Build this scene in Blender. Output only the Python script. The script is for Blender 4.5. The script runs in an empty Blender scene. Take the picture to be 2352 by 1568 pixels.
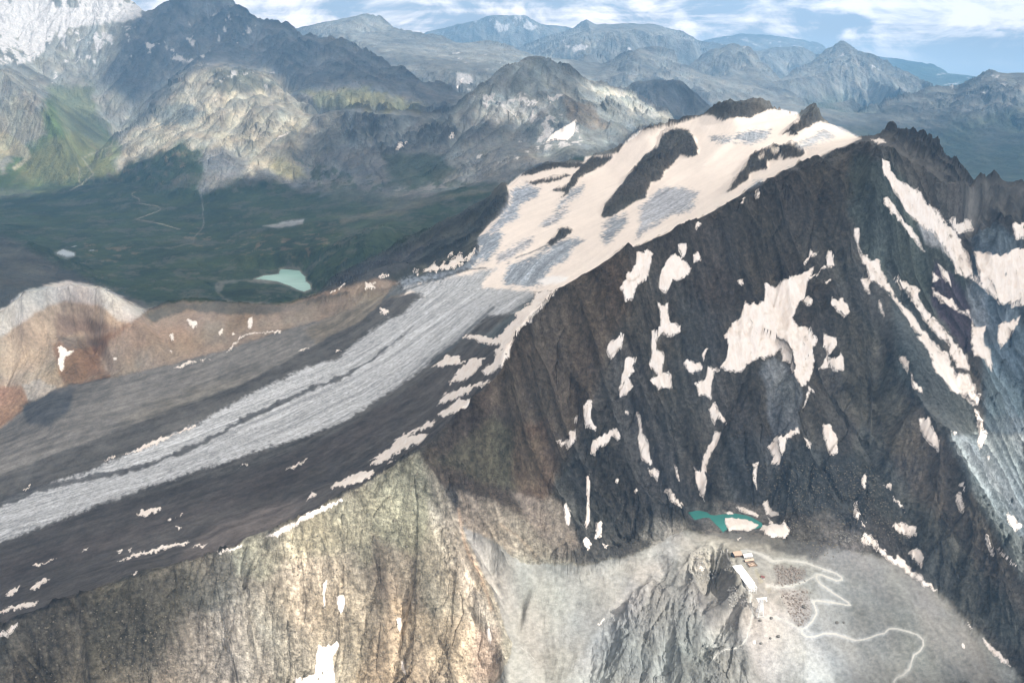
import bpy, math, time
import numpy as np
from mathutils import Vector
from mathutils.geometry import delaunay_2d_cdt
T0 = time.time()
def log(*a): print('[%.1fs]' % (time.time()-T0), *a)
R = math.radians
sc = bpy.context.scene
col = sc.collection
F32 = np.float32

# ------------------------------------------------------------------ camera
HC = 3800.0                      # camera altitude in metres
FOC = 1846.0                     # focal length in units of a 2352-wide frame
PITCH = math.atan((784-30)/FOC)
SN, CS = math.sin(PITCH), math.cos(PITCH)
cd = bpy.data.cameras.new('camera')
cam = bpy.data.objects.new('camera', cd); col.objects.link(cam)
cam.location = (0, 0, HC)
cam.rotation_euler = (math.pi/2-PITCH, 0, 0)
cd.sensor_width = 36.0
cd.lens = 36.0*FOC/2352.0
cd.clip_start = 1.0
cd.clip_end = 400000.0
sc.camera = cam

# ------------------------------------------------------------------ light, exposure
CLOUD_DENS = 0.0065
HAZE_DENS = 3.5e-5
HAZE_COL = (0.25, 0.57, 1.0, 1)
SUN_AZ = R(119.0)                # compass style: clockwise from +Y (the view direction)
SUN_EL = R(42.0)
SUNV = np.array([math.sin(SUN_AZ)*math.cos(SUN_EL), math.cos(SUN_AZ)*math.cos(SUN_EL), math.sin(SUN_EL)])
sun = bpy.data.lights.new('sun', 'SUN')
sun.energy = 5.0
sun.angle = R(0.53)
sun.color = (1.0, 0.93, 0.83)
so = bpy.data.objects.new('sun', sun); col.objects.link(so)
so.rotation_euler = Vector(tuple(SUNV)).to_track_quat('Z', 'Y').to_euler()

sc.view_settings.view_transform = 'Standard'
sc.view_settings.look = 'None'
sc.view_settings.gamma = 1.0
sc.view_settings.use_curve_mapping = False
sc.view_settings.exposure = 0.72
sc.render.engine = 'CYCLES'
cy = sc.cycles
cy.max_bounces = 5
cy.diffuse_bounces = 3
cy.glossy_bounces = 2
cy.transmission_bounces = 2
cy.transparent_max_bounces = 12
cy.volume_bounces = 1
cy.use_denoising = True
try:
    cy.denoiser = 'OPENIMAGEDENOISE'
    cy.denoising_prefilter = 'ACCURATE'
except Exception:
    pass
cy.use_adaptive_sampling = False
cy.pixel_filter_type = 'BLACKMAN_HARRIS'
cy.filter_width = 1.3

# ------------------------------------------------------------------ node helper
class NT:
    def __init__(s, nt): s.nt = nt; nt.nodes.clear()
    def n(s, t, **kw):
        nd = s.nt.nodes.new(t)
        ins = kw.pop('ins', {})
        for k, v in kw.items(): setattr(nd, k, v)
        for k, v in ins.items():
            sk = nd.inputs[k]
            if isinstance(v, bpy.types.NodeSocket): s.nt.links.new(v, sk)
            else: sk.default_value = v
        return nd
    def math(s, op, a, b=0.0, c=0.0, clamp=False):
        nd = s.n('ShaderNodeMath', operation=op, use_clamp=clamp)
        for i, v in enumerate((a, b, c)):
            if isinstance(v, bpy.types.NodeSocket): s.nt.links.new(v, nd.inputs[i])
            else: nd.inputs[i].default_value = v
        return nd.outputs[0]
    def mix(s, f, a, b, mode='MIX'):
        nd = s.n('ShaderNodeMix', data_type='RGBA', blend_type=mode)
        for i, v in ((0, f), (6, a), (7, b)):
            if isinstance(v, bpy.types.NodeSocket): s.nt.links.new(v, nd.inputs[i])
            else: nd.inputs[i].default_value = v
        return nd.outputs[2]
    def noise(s, vec, scale, detail=5.0, rough=0.55, dist=0.0, lac=2.0):
        nd = s.n('ShaderNodeTexNoise', ins={'Scale': scale, 'Detail': detail, 'Roughness': rough, 'Distortion': dist, 'Lacunarity': lac})
        if vec is not None: s.nt.links.new(vec, nd.inputs['Vector'])
        return nd.outputs['Fac']
    def mapr(s, v, a, b, c=0.0, d=1.0, smooth=False):
        nd = s.n('ShaderNodeMapRange', ins={'From Min': a, 'From Max': b, 'To Min': c, 'To Max': d})
        if smooth: nd.interpolation_type = 'SMOOTHSTEP'
        s.nt.links.new(v, nd.inputs['Value'])
        return nd.outputs[0]
    def scalev(s, vec, sc3):
        nd = s.n('ShaderNodeVectorMath', operation='MULTIPLY')
        s.nt.links.new(vec, nd.inputs[0]); nd.inputs[1].default_value = sc3
        return nd.outputs[0]

# ------------------------------------------------------------------ world: sky with distant broken cloud
w = bpy.data.worlds.new('World'); sc.world = w
w.use_nodes = True
g = NT(w.node_tree)
sky = g.n('ShaderNodeTexSky', sky_type='NISHITA', sun_disc=False, sun_elevation=SUN_EL, sun_rotation=SUN_AZ,
          altitude=3800.0, air_density=1.0, dust_density=1.2, ozone_density=1.2)
tc = g.n('ShaderNodeTexCoord')
sep = g.n('ShaderNodeSeparateXYZ', ins={0: tc.outputs['Generated']})
zz = sep.outputs[2]
zabs = g.math('ABSOLUTE', zz)
cmb = g.n('ShaderNodeCombineXYZ', ins={0: sep.outputs[0], 1: sep.outputs[1], 2: g.math('MAXIMUM', zabs, 0.004)})
g.nt.links.new(cmb.outputs[0], sky.inputs[0])
# cloud pattern: layers seen nearly edge-on, so stretched along the horizon
cv = g.scalev(tc.outputs['Generated'], (1.0, 1.0, 2.3))
n1 = g.noise(cv, 5.0, 9.0, 0.60, 0.25)
n2 = g.noise(cv, 11.0, 9.0, 0.62, 0.5)
cv2 = g.scalev(tc.outputs['Generated'], (1.0, 1.0, 14.0))
n3 = g.noise(cv2, 2.6, 6.0, 0.55, 0.3)
billow = g.math('ADD', g.math('MULTIPLY', n1, 0.62), g.math('MULTIPLY', n2, 0.38))
mask = g.mapr(billow, 0.25, 0.42, smooth=True)
# streaky layer gains on the puffy one higher up
hi = g.mapr(zz, 0.03, 0.16, smooth=True)
streak = g.mapr(n3, 0.36, 0.56, smooth=True)
mask = g.math('MAXIMUM', mask, g.math('MULTIPLY', streak, g.math('ADD', 0.35, g.math('MULTIPLY', hi, 0.35))), clamp=True)
shade = g.mapr(g.math('ADD', g.math('MULTIPLY', n2, 0.6), g.math('MULTIPLY', n3, 0.4)), 0.43, 0.56, smooth=True)
ccol = g.mix(shade, (0.55, 0.49, 0.45, 1), (2.10, 1.70, 1.38, 1))
mask = g.math('MAXIMUM', mask, g.mapr(zz, 0.06, 0.25, 0.0, 0.85, smooth=True))
ccol = g.mix(g.mapr(zz, 0.06, 0.25, 0.0, 0.7, smooth=True), ccol, (0.44, 0.42, 0.38, 1))
skyb = g.n('ShaderNodeVectorMath', operation='SCALE')
g.nt.links.new(sky.outputs[0], skyb.inputs[0]); skyb.inputs['Scale'].default_value = 0.11
low = g.mapr(zz, -0.06, -0.01, smooth=True)
ccol = g.mix(low, (0.72, 0.80, 0.88, 1), ccol)
cfin = g.mix(g.mapr(mask, 0.0, 1.0, 0.85, 0.99), skyb.outputs[0], ccol)
bg = g.n('ShaderNodeBackground', ins={'Strength': 1.0})
g.nt.links.new(cfin, bg.inputs['Color'])
wo = g.n('ShaderNodeOutputWorld'); g.nt.links.new(bg.outputs[0], wo.inputs['Surface'])

# ------------------------------------------------------------------ survey geometry: pixel of the survey photograph -> bearing and dip
def kv(v):
    dy = (784.0-v)/FOC
    return (SN-dy*CS)/(CS+dy*SN)
def av(u, v):
    dy = (784.0-v)/FOC
    return ((u-1176.0)/FOC)/(CS+dy*SN)
def project(a, k):
    dy = (SN-k*CS)/(CS+k*SN)
    return 1176.0+FOC*a*(CS+dy*SN), 784.0-FOC*dy

def tag(o, label=None, cat=None, group=None, kind=None):
    if label: o['label'] = label
    if cat: o['category'] = cat
    if group: o['group'] = group
    if kind: o['kind'] = kind
    return o

# ------------------------------------------------------------------ noise
_r = np.random.RandomState(7)
_ang = _r.rand(65536).astype(F32)*F32(2*np.pi)
_GX, _GY = np.cos(_ang), np.sin(_ang)
_H1 = _r.rand(65536).astype(F32)
_H2 = _r.rand(65536).astype(F32)
def _hash(ix, iy):
    h = (ix.astype(np.int64)*73856093) ^ (iy.astype(np.int64)*19349663)
    h ^= (h >> 13)
    return ((h*1274126177) >> 9) & 65535
def perlin(x, y):
    x = x.astype(F32); y = y.astype(F32)
    ix = np.floor(x); iy = np.floor(y)
    fx = x-ix; fy = y-iy
    ix = ix.astype(np.int32); iy = iy.astype(np.int32)
    u = fx*fx*fx*(fx*(fx*6-15)+10); v = fy*fy*fy*(fy*(fy*6-15)+10)
    out = None
    def c(dx, dy):
        h = _hash(ix+dx, iy+dy)
        return _GX[h]*(fx-dx)+_GY[h]*(fy-dy)
    a = c(0, 0); b = c(1, 0); cc = c(0, 1); d = c(1, 1)
    t = a+(b-a)*u
    return (t+((cc+(d-cc)*u)-t)*v)*F32(1.4)
def fbm(x, y, lam, octs=4, gain=0.5, ox=0.0):
    s = 0; a = 1.0
    for i in range(octs):
        s = s+a*perlin(x/lam+ox+i*17.3, y/lam-ox*0.7+i*9.1)
        lam *= 0.5; a *= gain
    return s
def gullies(px, py, gx, gy, lam, off):
    """One octave of slope-directed wave noise: grooves that run down the fall line."""
    x = (px/lam+off).astype(F32); y = (py/lam-off).astype(F32)
    m = np.sqrt(gx*gx+gy*gy)+1e-4
    s = np.minimum(m/0.35, 1.0)/m
    dx = (-gy*s).astype(F32); dy = (gx*s).astype(F32)
    ix = np.floor(x).astype(np.int32); iy = np.floor(y).astype(np.int32)
    fx = x-ix; fy = y-iy
    va = np.zeros_like(x); vx = np.zeros_like(x); wt = np.zeros_like(x)
    for i in (-1, 0, 1):
        for j in (-1, 0, 1):
            h = _hash(ix+i, iy+j)
            ppx = fx-i-_H1[h]*0.8-0.1; ppy = fy-j-_H2[h]*0.8-0.1
            w_ = np.exp(-2.6*(ppx*ppx+ppy*ppy)); wt += w_
            ph = (ppx*dx+ppy*dy)*F32(2*np.pi)+_GX[h]
            va += np.cos(ph)*w_; vx += np.sin(ph)*w_
    va /= wt; vx /= wt
    k = F32(-2*np.pi/lam)
    return va, vx*dx*k, vx*dy*k
def facets(x, y, lam, off):
    """angular rock: every cell is a slab with its own tilt, stepping against its neighbours"""
    x = (x/lam+off).astype(F32); y = (y/lam-off*0.6).astype(F32)
    ix = np.floor(x).astype(np.int32); iy = np.floor(y).astype(np.int32)
    best = np.full(x.shape, 9.0, F32); out = np.zeros(x.shape, F32)
    for i in (-1, 0, 1):
        for j in (-1, 0, 1):
            h = _hash(ix+i, iy+j)
            dx = x-(ix+i+_H1[h]); dy = y-(iy+j+_H2[h])
            d = np.abs(dx)*0.9+np.abs(dy)*0.7+0.35*np.sqrt(dx*dx+dy*dy)
            v = dx*_GX[h]+dy*_GY[h]+(_H1[(h+77) & 65535]-0.5)*0.55
            m = d < best
            out = np.where(m, v, out); best = np.where(m, d, best)
    return out
def sstep(x, a, b):
    t = np.clip((x-a)/(b-a), 0, 1); return t*t*(3-2*t)
# ------------------------------------------------------------------ survey points of the terrain
CP = []      # (a, Y, z)
CE = []      # breakline edges
def pt(u, v, q):
    k = kv(v)
    if q >= 100: z = float(q); Y = (HC-z)/k
    else: Y = q*1000.0; z = HC-k*Y
    CP.append((av(u, v), Y, z)); return len(CP)-1
def raw(a, Ykm, z):
    CP.append((a, Ykm*1000.0, z)); return len(CP)-1
def pts(*l):
    for p in l: pt(*p)
def line(l, back=()):
    """breakline; back = [(dY km, dz m)...] companions hidden behind a crest"""
    ids = [pt(*p) for p in l]
    for a, b in zip(ids, ids[1:]): CE.append((a, b))
    for dY, dz in back:
        for i in ids:
            a, Y, z = CP[i]; raw(a, (Y+dY*1000)/1000.0, z-dz)
    return ids

# --- near crest (left part seen over its gentle far side)
line([(-330,1560,2800),(-150,1500,2840),(0,1440,2870),(180,1370,2900),(330,1310,2920),(420,1298,2925),(545,1262,2945),(575,1235,2955),(640,1218,2970),
      (760,1160,2995),(860,1100,3020),(960,1045,3060),(1040,975,3100),(1100,905,3150),(1150,850,3190),(1170,775,3215),
      (1215,715,3235),(1290,655,3265),(1440,570,3330),(1500,545,3340),(1640,480,3375),(1730,420,3410),(1850,370,3440),
      (1930,338,3465),(1985,325,3480),(2015,338,3478),(2120,365,3440),(2200,402,3380),(2290,395,3370),(2352,410,3350),(2480,440,3320),(2700,480,3280)])
for p in [(1100,905,3150),(1150,850,3190),(1170,775,3215),(1215,715,3235),(1290,655,3265),(1440,570,3330),(1640,480,3375),(1850,370,3440),(1985,325,3480),(2120,365,3440),(2290,395,3370),(2480,440,3320)]:
    i = pt(*p); CP.pop(); k = kv(p[1]); Y = (HC-p[2])/k
    raw(av(p[0], p[1]), (Y+110)/1000, p[2]-(60+55*min(1, max(0, (p[0]-1150)/400))))
# --- near face: upper and lower control
def face(u, vtop, ztop, vbot, zbot, n, bow=0.0, shift=0):
    kt, kb = kv(vtop), kv(vbot)
    Yt, Yb = (HC-ztop)/kt, (HC-zbot)/kb
    for i in range(1, n+1):
        t = i/(n+1.0)
        Y = Yt+(Yb-Yt)*t; z = ztop+(zbot-ztop)*t - bow*math.sin(math.pi*t)
        k = (HC-z)/Y
        uu = u+shift*t
        _, v = project(0.0, k)
        CP.append((av(uu, v), Y, z))
face(1440, 570, 3330, 1220, 2815, 3, 10, -60)
face(1640, 480, 3375, 1180, 2812, 4, 25, -10)
face(1850, 370, 3440, 1200, 2812, 5, 15, -30)
face(1290, 655, 3265, 1230, 2825, 3, 0, 10)
face(1150, 850, 3190, 1240, 2830, 2, 0, 110)
# right rib and the slope left of it
line([(1985,325,3480),(1960,470,3345),(1985,600,3225),(2070,780,3080),(2120,930,2985),(2190,1060,2905),(2240,1160,2850),(2310,1260,2800),(2352,1330,2765),(2430,1420,2720)])
line([(2035,370,3430),(2120,480,3300),(2200,560,3180),(2235,700,3050),(2245,850,2960),(2262,1000,2880),(2300,1130,2790),(2352,1250,2700),(2450,1380,2620)])
pts((2240,470,3260),(2300,520,3190),(2352,560,3130),(2352,760,2960),(2310,850,2900),(2352,1000,2780),(2352,1120,2730),(2450,800,2900),(2480,1100,2700))
pts((2000,900,2960),(1990,1080,2850),(2080,1250,2760),(2170,1360,2720),(2250,1450,2680),(2352,1568,2600))
# platform and lower right
pts((1450,1235,2815),(1560,1215,2812),(1640,1190,2806),(1600,1172,2808),(1690,1205,2806),(1770,1180,2808),(1800,1215,2815),(1640,1240,2812),(1700,1250,2812),(1760,1275,2808),(1880,1250,2818),(1950,1260,2800),
    (1720,1330,2806),(1750,1400,2790),(1730,1310,2808),(1810,1310,2800),(1900,1300,2795),(1950,1360,2760),(1900,1440,2745),(1850,1400,2775),(2000,1450,2715),(2120,1460,2695),(2100,1340,2745),(2050,1568,2650),(1850,1500,2730),(2200,1520,2650),
    (1560,1350,2790),(1600,1300,2805),(1500,1450,2760),(1600,1568,2715),(1400,1500,2730),(1250,1500,2720),(1250,1568,2700),(1350,1330,2800),(1200,1400,2765),(1400,1265,2822),(1750,1568,2700),(1450,1568,2715))
# steep drop left of the station platform
line([(1670,1259,2813),(1678,1296,2811),(1704,1352,2806)])
line([(1652,1285,2786),(1638,1335,2772),(1650,1368,2774)])
pts((1700,1392,2788),(1620,1300,2795),(1610,1380,2780))
# foreground limestone face below the left crest
line([(960,1045,3060),(1010,1110,3005),(1050,1210,2930),(1090,1330,2860),(1140,1450,2790),(1170,1568,2725)])
line([(1100,1100,2985),(1180,1230,2880),(1230,1330,2805),(1190,1480,2745)])
face(860, 1100, 3020, 1568, 2745, 3, 0, 20)
face(760, 1160, 2995, 1568, 2748, 3, 10, 40)
face(640, 1218, 2970, 1568, 2765, 2, 0, 20)
face(545, 1262, 2945, 1568, 2770, 2, 12, 30)
face(420, 1298, 2925, 1568, 2778, 2, 0, 0)
face(180, 1370, 2900, 1568, 2800, 1, 5, 20)
face(1040, 975, 3100, 1230, 2880, 1, 0, 100)
for u, z in ((-350,2720),(-100,2760),(120,2775),(300,2770),(480,2755),(650,2748),(800,2735),(950,2732),(1100,2715)): pt(u, 1568, z)
for a in np.linspace(-1.15, 1.15, 12):
    raw(a, 0.80, 2560+60*math.cos(a*3)); raw(a, 0.60, 2380)
# --- far side of the crest: moraine trough, snow apron, glacier
pts((0,1350,2768),(300,1262,2800),(150,1300,2785),(500,1180,2820),(640,1140,2840),(760,1100,2860),(860,1040,2890),(950,980,2910),(1030,900,2930),(1100,800,2990),(1160,725,3040),(1240,680,3050),
    (0,1240,2700),(250,1160,2735),(480,1085,2765),(700,1010,2790),(860,930,2830),(960,850,2865),(1050,770,2920),(1150,690,2990))
pts((-300,1300,2640),(-100,1220,2660),(0,1180,2672),(200,1110,2700),(420,1030,2735),(620,950,2765),(800,870,2800),(900,810,2835),(1000,740,2885),(1080,690,2930),(1140,650,2955),(1250,640,2990),
    (1200,600,3000),(1300,560,3040),(1400,500,3095),(1500,460,3150),(1560,500,3160),(1600,400,3230),(1700,330,3330),(1800,340,3350),(1850,300,3390),(1900,340,3390),(1700,290,3380),(1750,420,3290),(1580,330,3290),(1500,360,3230),(1400,400,3150),
    (1250,470,3070),(1200,440,3085),(1150,520,3030),(1110,570,2985),(1300,430,3110),(1340,600,3040),(1230,510,3050))
# gray moraine field on the left
pts((-250,1150,2640),(0,1080,2665),(150,1000,2690),(300,960,2705),(500,900,2730),(650,840,2755),(800,780,2785),(880,700,2840),(950,660,2890),(100,940,2665),(380,890,2700),(560,830,2735))
line([(-200,1030,2560),(0,975,2590),(60,930,2620),(130,890,2650),(260,862,2670),(400,832,2700),(530,798,2730),(640,760,2760),(760,728,2785),(850,690,2825),(900,655,2850)])
# orange and white ridge
line([(-300,800,2760),(-100,745,2800),(0,716,2830),(60,668,2905),(150,650,2925),(230,660,2905),(290,688,2850),(335,716,2790),(400,690,2800),(470,688,2805),(540,698,2800),(620,698,2810),(700,688,2820),(780,655,2860),(840,625,2895),(930,600,2920),(985,618,2925)],
     back=[(0.12,70)])
pts((120,760,2760),(60,830,2690),(200,790,2700),(0,860,2660))
raw(-0.95, 3.6, 2380); raw(-0.7, 3.5, 2400); raw(-0.5, 3.5, 2420); raw(-0.3, 3.55, 2420)
# ridge under the upper glacier's left rim
line([(1560,275,3365),(1480,298,3330),(1420,335,3260),(1340,372,3190),(1265,378,3170),(1200,396,3130),(1165,428,3100),(1110,465,3000),(1040,505,2900),(960,545,2800),(850,595,2700),(760,640,2630)], back=[(0.2,180),(0.55,420)])
line([(1560,275,3.66),(1612,256,3.62),(1650,236,3.6),(1700,237,3.6),(1780,250,3.56),(1830,262,3.45),(1840,275,3.4),(1868,252,3.35),(1890,272,3.32),(1925,290,3.25),(1950,303,3.2),(1978,318,3.0),(2010,330,2.9)], back=[(0.25,260),(0.8,700)])
line([(2010,325,2.85),(2040,305,2.8),(2080,300,2.75),(2120,310,2.75),(2150,340,2.72),(2178,380,2.7),(2230,420,2.7),(2330,450,2.7),(2500,480,2.7)], back=[(0.3,330),(0.9,800)])
pts((1020,590,2905),(1080,545,2960),(940,640,2860),(1130,490,3030))
# --- valley
pts((0,650,2520),(60,560,2490),(130,640,2440),(250,660,2380),(330,690,2360),(420,650,2330),(530,660,2300),(150,582,2330),(300,560,2300),(450,600,2300),(500,640,2290),(590,640,2285),(640,618,2285),(700,625,2285),(716,662,2290),(650,668,2290),(600,655,2290),(560,685,2320),
    (640,585,2360),(740,570,2400),(820,570,2480),(760,600,2400),(620,530,2290),(700,510,2320),(640,515,2260),(520,560,2240),(400,560,2260),(460,520,2205),(300,490,2230),(150,520,2260),(0,500,2280),(300,440,2160),(420,470,2200),(0,450,2120),(100,432,2130),(200,400,2160),(560,480,2240),(880,530,2530),(900,500,2420),(800,500,2330),(-200,560,2500),(-200,450,2200))
raw(-0.62,4.3,2480); raw(-0.1,5.2,2450); raw(0.05,5.0,2450); raw(0.2,5.2,2400); raw(0.35,5.5,2300); raw(0.5,6.0,2200); raw(0.7,6.0,2200); raw(0.9,6.0,2200); raw(0.9,9,1900)
raw(0.15,4.4,2650); raw(0.3,4.6,2500)
# --- left mountain flank
line([(-200,120,9.8),(0,165,9.7),(30,180,9.6),(70,215,9.35),(120,265,9.0),(150,320,8.7),(170,390,8.4)])
pts((270,330,10.4),(230,260,11.0),(270,290,10.8),(180,260,10.6),(100,200,11.2),(200,150,12.0),(120,90,12.4),(250,110,12.2),(40,80,12.4),(300,160,11.7),(370,180,11.6),(440,130,11.9),(340,240,10.9),(0,330,9.1),(-200,300,9.2),(220,350,9.3),(330,230,11.2))
line([(-300,-60,13.6),(0,-50,13.5),(160,-30,13.3),(280,-10,13.1),(330,25,12.9),(358,34,12.8),(385,10,12.9),(420,-22,13),(530,-12,12.9),(545,15,12.8),(572,38,12.6),(640,58,12.3),(665,55,12.2),(700,78,12),(740,92,11.8),(768,86,11.9),(800,98,11.7),(880,140,11.4),(960,180,11.1),(1010,195,11),(1060,215,10.8),(1150,240,10.6)], back=[(0.6,420),(1.6,1000)])
line([(330,25,12.9),(420,65,12.4),(500,95,12.1),(560,150,11.2),(640,180,10.9)])
line([(440,150,10.15),(415,200,9.9),(385,245,9.7),(360,275,9.5),(300,300,9.4),(250,345,9.0)])
line([(440,150,10.15),(520,148,10.2),(590,170,10.0),(640,195,9.8),(700,225,9.6)], back=[(0.35,110)])
pts((480,130,11.4),(600,120,11.7),(700,130,11.3),(800,170,10.8),(720,190,10.5),(880,200,10.4),(640,150,11.0),(960,235,10.0),(780,225,9.9),(1020,245,9.9),(860,225,10.0))
# middle limestone wall
line([(600,214,9.35),(640,232,9.3),(700,255,9.0),(735,262,8.9),(790,248,8.75),(830,250,8.7),(870,258,8.6),(950,258,8.6),(1030,264,8.55),(1050,240,8.6),(1090,205,8.75),(1120,180,8.85),(1150,150,8.9),(1190,130,9.0),(1232,119,9.05),(1270,133,9.05),(1295,148,9.1),(1320,170,9.1),(1345,186,9.1),(1385,190,9.3),(1440,206,9.3),(1500,235,9.25),(1535,250,9.1),(1548,280,8.8)], back=[(0.25,200),(0.9,560)])
line([(600,214,9.35),(590,260,8.9),(570,320,8.4),(560,350,8.2)])
pts((520,230,9.4),(480,290,8.9),(430,310,8.6),(330,330,8.8),(400,380,8.0),(330,400,7.9),(300,420,7.8),(520,400,7.7),(620,330,8.3),(660,300,8.6),(700,370,7.9),(680,420,7.6),(600,440,7.4),
    (820,330,8.15),(820,400,7.6),(900,330,8.1),(950,400,7.4),(1000,330,8.0),(1060,330,7.9),(1080,420,6.9),(1000,470,6.2),(1150,400,6.9),(1250,370,7.0),(1330,350,7.0),(1000,430,7.0),(720,460,7.0))
line([(1270,170,8.9),(1255,230,8.4),(1230,280,8.0),(1200,325,7.7)])
line([(1345,190,9.05),(1372,235,8.6),(1400,280,8.1),(1420,310,7.8)])
pts((1130,240,8.3),(1180,230,8.45),(1200,290,8.0),(1310,250,8.2),(1300,310,7.7),(1110,300,8.0),(1100,350,7.5),(1200,370,7.0),(1440,260,8.6),(1480,290,8.4))
raw(0.14,6.0,2480); raw(0.2,7.2,2500); raw(0.25,8.2,2400)
# hump behind
line([(1420,215,11),(1460,190,11),(1500,182,11),(1560,190,11),(1600,215,10.9),(1640,245,10.8),(1690,270,10.6)], back=[(0.7,350),(1.6,900)])
# far ranges
B2 = [(1.2,500),(3.0,900)]
line([(690,62,20),(750,50,20),(800,42,20),(840,32,20),(872,40,20),(905,62,19.8),(940,75,19.5),(1000,82,19.3),(1060,98,19),(1110,92,19),(1135,98,19),(1180,112,18.5),(1230,130,18)], back=B2)
pts((760,80,18.5),(860,110,17.0),(960,130,16),(1040,170,14.5),(1110,150,16),(940,110,17.6))
line([(975,76,30),(1095,46,30),(1130,34,30),(1160,33,30),(1205,36,30),(1240,55,30),(1300,60,30)], back=B2)
line([(1200,108,25),(1240,92,25),(1275,80,25),(1320,65,25),(1345,44,25),(1370,58,25),(1430,55,25),(1500,58,25),(1560,72,25),(1600,92,25)], back=B2)
line([(1310,95,22),(1360,78,22.2),(1450,76,22.2),(1540,84,22),(1590,100,22)])
line([(1390,150,17.5),(1430,128,17.5),(1465,110,17.5),(1510,108,17.5),(1545,115,17.5),(1560,150,17),(1600,175,16.5)], back=[(1.2,600),(2.5,900)])
pts((1300,150,18.5),(1250,190,15),(1350,190,15.5),(1450,170,15.6),(1380,120,19.5),(1550,140,17.4))
line([(1590,100,34),(1640,88,34),(1700,78,34),(1760,80,34),(1820,88,34),(1880,98,34),(1900,115,33)], back=B2)
line([(1540,185,18),(1580,150,18.6),(1630,118,19),(1660,110,19),(1686,96,19.2),(1720,112,19.2),(1745,135,19),(1780,170,18.4),(1810,190,18)], back=B2)
line([(1686,96,19.2),(1720,150,18.3),(1760,190,17.3),(1810,235,15.5)])
line([(1740,118,24),(1780,108,24),(1830,105,24),(1870,120,24),(1900,128,23)], back=B2)
line([(1780,200,18),(1850,150,19.5),(1900,118,20),(1936,92,20.2),(1975,118,20),(2020,140,19.7),(2070,170,19),(2120,188,18.6),(2150,215,18)], back=B2)
line([(1936,92,20.2),(1960,135,19),(1990,170,18.4),(2060,205,17.4)])
pts((1790,230,15.8),(1850,240,15.8),(1960,230,16),(1750,245,15.4),(1600,250,14.6),(1880,185,18),(1650,180,17.4))
line([(2010,128,33),(2080,138,33),(2140,148,33),(2180,170,32),(2240,176,32),(2400,178,32)], back=B2)
line([(1960,262,14.6),(2020,236,14.8),(2090,222,15),(2130,203,15.2),(2145,200,15.3),(2200,205,15.4),(2240,180,15.5),(2270,165,15.5),(2310,166,15.4),(2352,170,15.3),(2500,150,15.5),(2700,160,16)], back=[(1.0,500),(2.5,800)])
line([(2140,200,15.3),(2180,260,14.2),(2230,320,13.0),(2240,380,11.8)])
pts((2000,290,13.4),(2100,330,12.6),(2200,400,11.4),(2352,300,13.2),(2300,350,12.2),(2352,380,11.6),(2290,260,13.9),(2352,250,13.8),(2080,270,13.9),(1900,290,13.2),(1700,260,13.5),(2600,300,13.5))
for a in np.linspace(-1.1, 1.1, 14):
    raw(a, 26.5, 1500); raw(a, 35.5, 1050); raw(a, 40, 850)
raw(-1.1,13,3600); raw(-1.1,9,2800); raw(-1.1,6,2400); raw(-1.1,4,2500); raw(-1.1,2.6,2700); raw(-1.1,2.0,2600); raw(-1.1,1.5,2650)
raw(1.1,2.4,3000); raw(1.1,1.6,2700); raw(1.1,1.2,2500); raw(1.1,3.5,2600); raw(1.1,14,2800); raw(-1.1,17,2200); raw(-0.6,17,2200); raw(-0.3,17,2000); raw(1.0,19,1700)

# ------------------------------------------------------------------ triangulate, rasterise on a log-polar grid
NA, NS = 1280, 1500
A0, A1 = -0.93, 0.93
S0, S1 = math.log(620.0), math.log(39000.0)
agrid = np.linspace(A0, A1, NA)
sgrid = np.linspace(S0, S1, NS)
ca = np.array([(p[0], math.log(p[1])*1.0, p[2]) for p in CP])
vin = [Vector((float(p[0]), float(p[1]))) for p in ca]
res = delaunay_2d_cdt(vin, CE, [], 0, 1e-5)
ov, oe, of, orv = res[0], res[1], res[2], res[3]
P = np.array([(v.x, v.y) for v in ov]); Z = np.zeros(len(P))
for i, o in enumerate(orv):
    if len(o): Z[i] = ca[o[0], 2]
    else:
        d = (ca[:, 0]-P[i, 0])**2+(ca[:, 1]-P[i, 1])**2; j = np.argsort(d)[:4]; ww = 1/(d[j]+1e-8)
        Z[i] = (ca[j, 2]*ww).sum()/ww.sum()
Hb = np.full((NA, NS), np.nan)
da, ds = agrid[1]-agrid[0], sgrid[1]-sgrid[0]
for f in of:
    (x0, y0), (x1, y1), (x2, y2) = P[f[0]], P[f[1]], P[f[2]]
    i0 = max(0, int(math.floor((min(x0, x1, x2)-A0)/da))); i1 = min(NA-1, int(math.ceil((max(x0, x1, x2)-A0)/da)))
    j0 = max(0, int(math.floor((min(y0, y1, y2)-S0)/ds))); j1 = min(NS-1, int(math.ceil((max(y0, y1, y2)-S0)/ds)))
    if i1 < i0 or j1 < j0: continue
    X = agrid[i0:i1+1][:, None]; Y = sgrid[j0:j1+1][None, :]
    den = (y1-y2)*(x0-x2)+(x2-x1)*(y0-y2)
    if abs(den) < 1e-14: continue
    l0 = ((y1-y2)*(X-x2)+(x2-x1)*(Y-y2))/den
    l1 = ((y2-y0)*(X-x2)+(x0-x2)*(Y-y2))/den
    l2 = 1-l0-l1
    m = (l0 >= -1e-6) & (l1 >= -1e-6) & (l2 >= -1e-6)
    zz_ = l0*Z[f[0]]+l1*Z[f[1]]+l2*Z[f[2]]
    sub = Hb[i0:i1+1, j0:j1+1]; sub[m] = zz_[m]
print('unfilled', np.isnan(Hb).sum())
Hb[np.isnan(Hb)] = 2300.0
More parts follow.
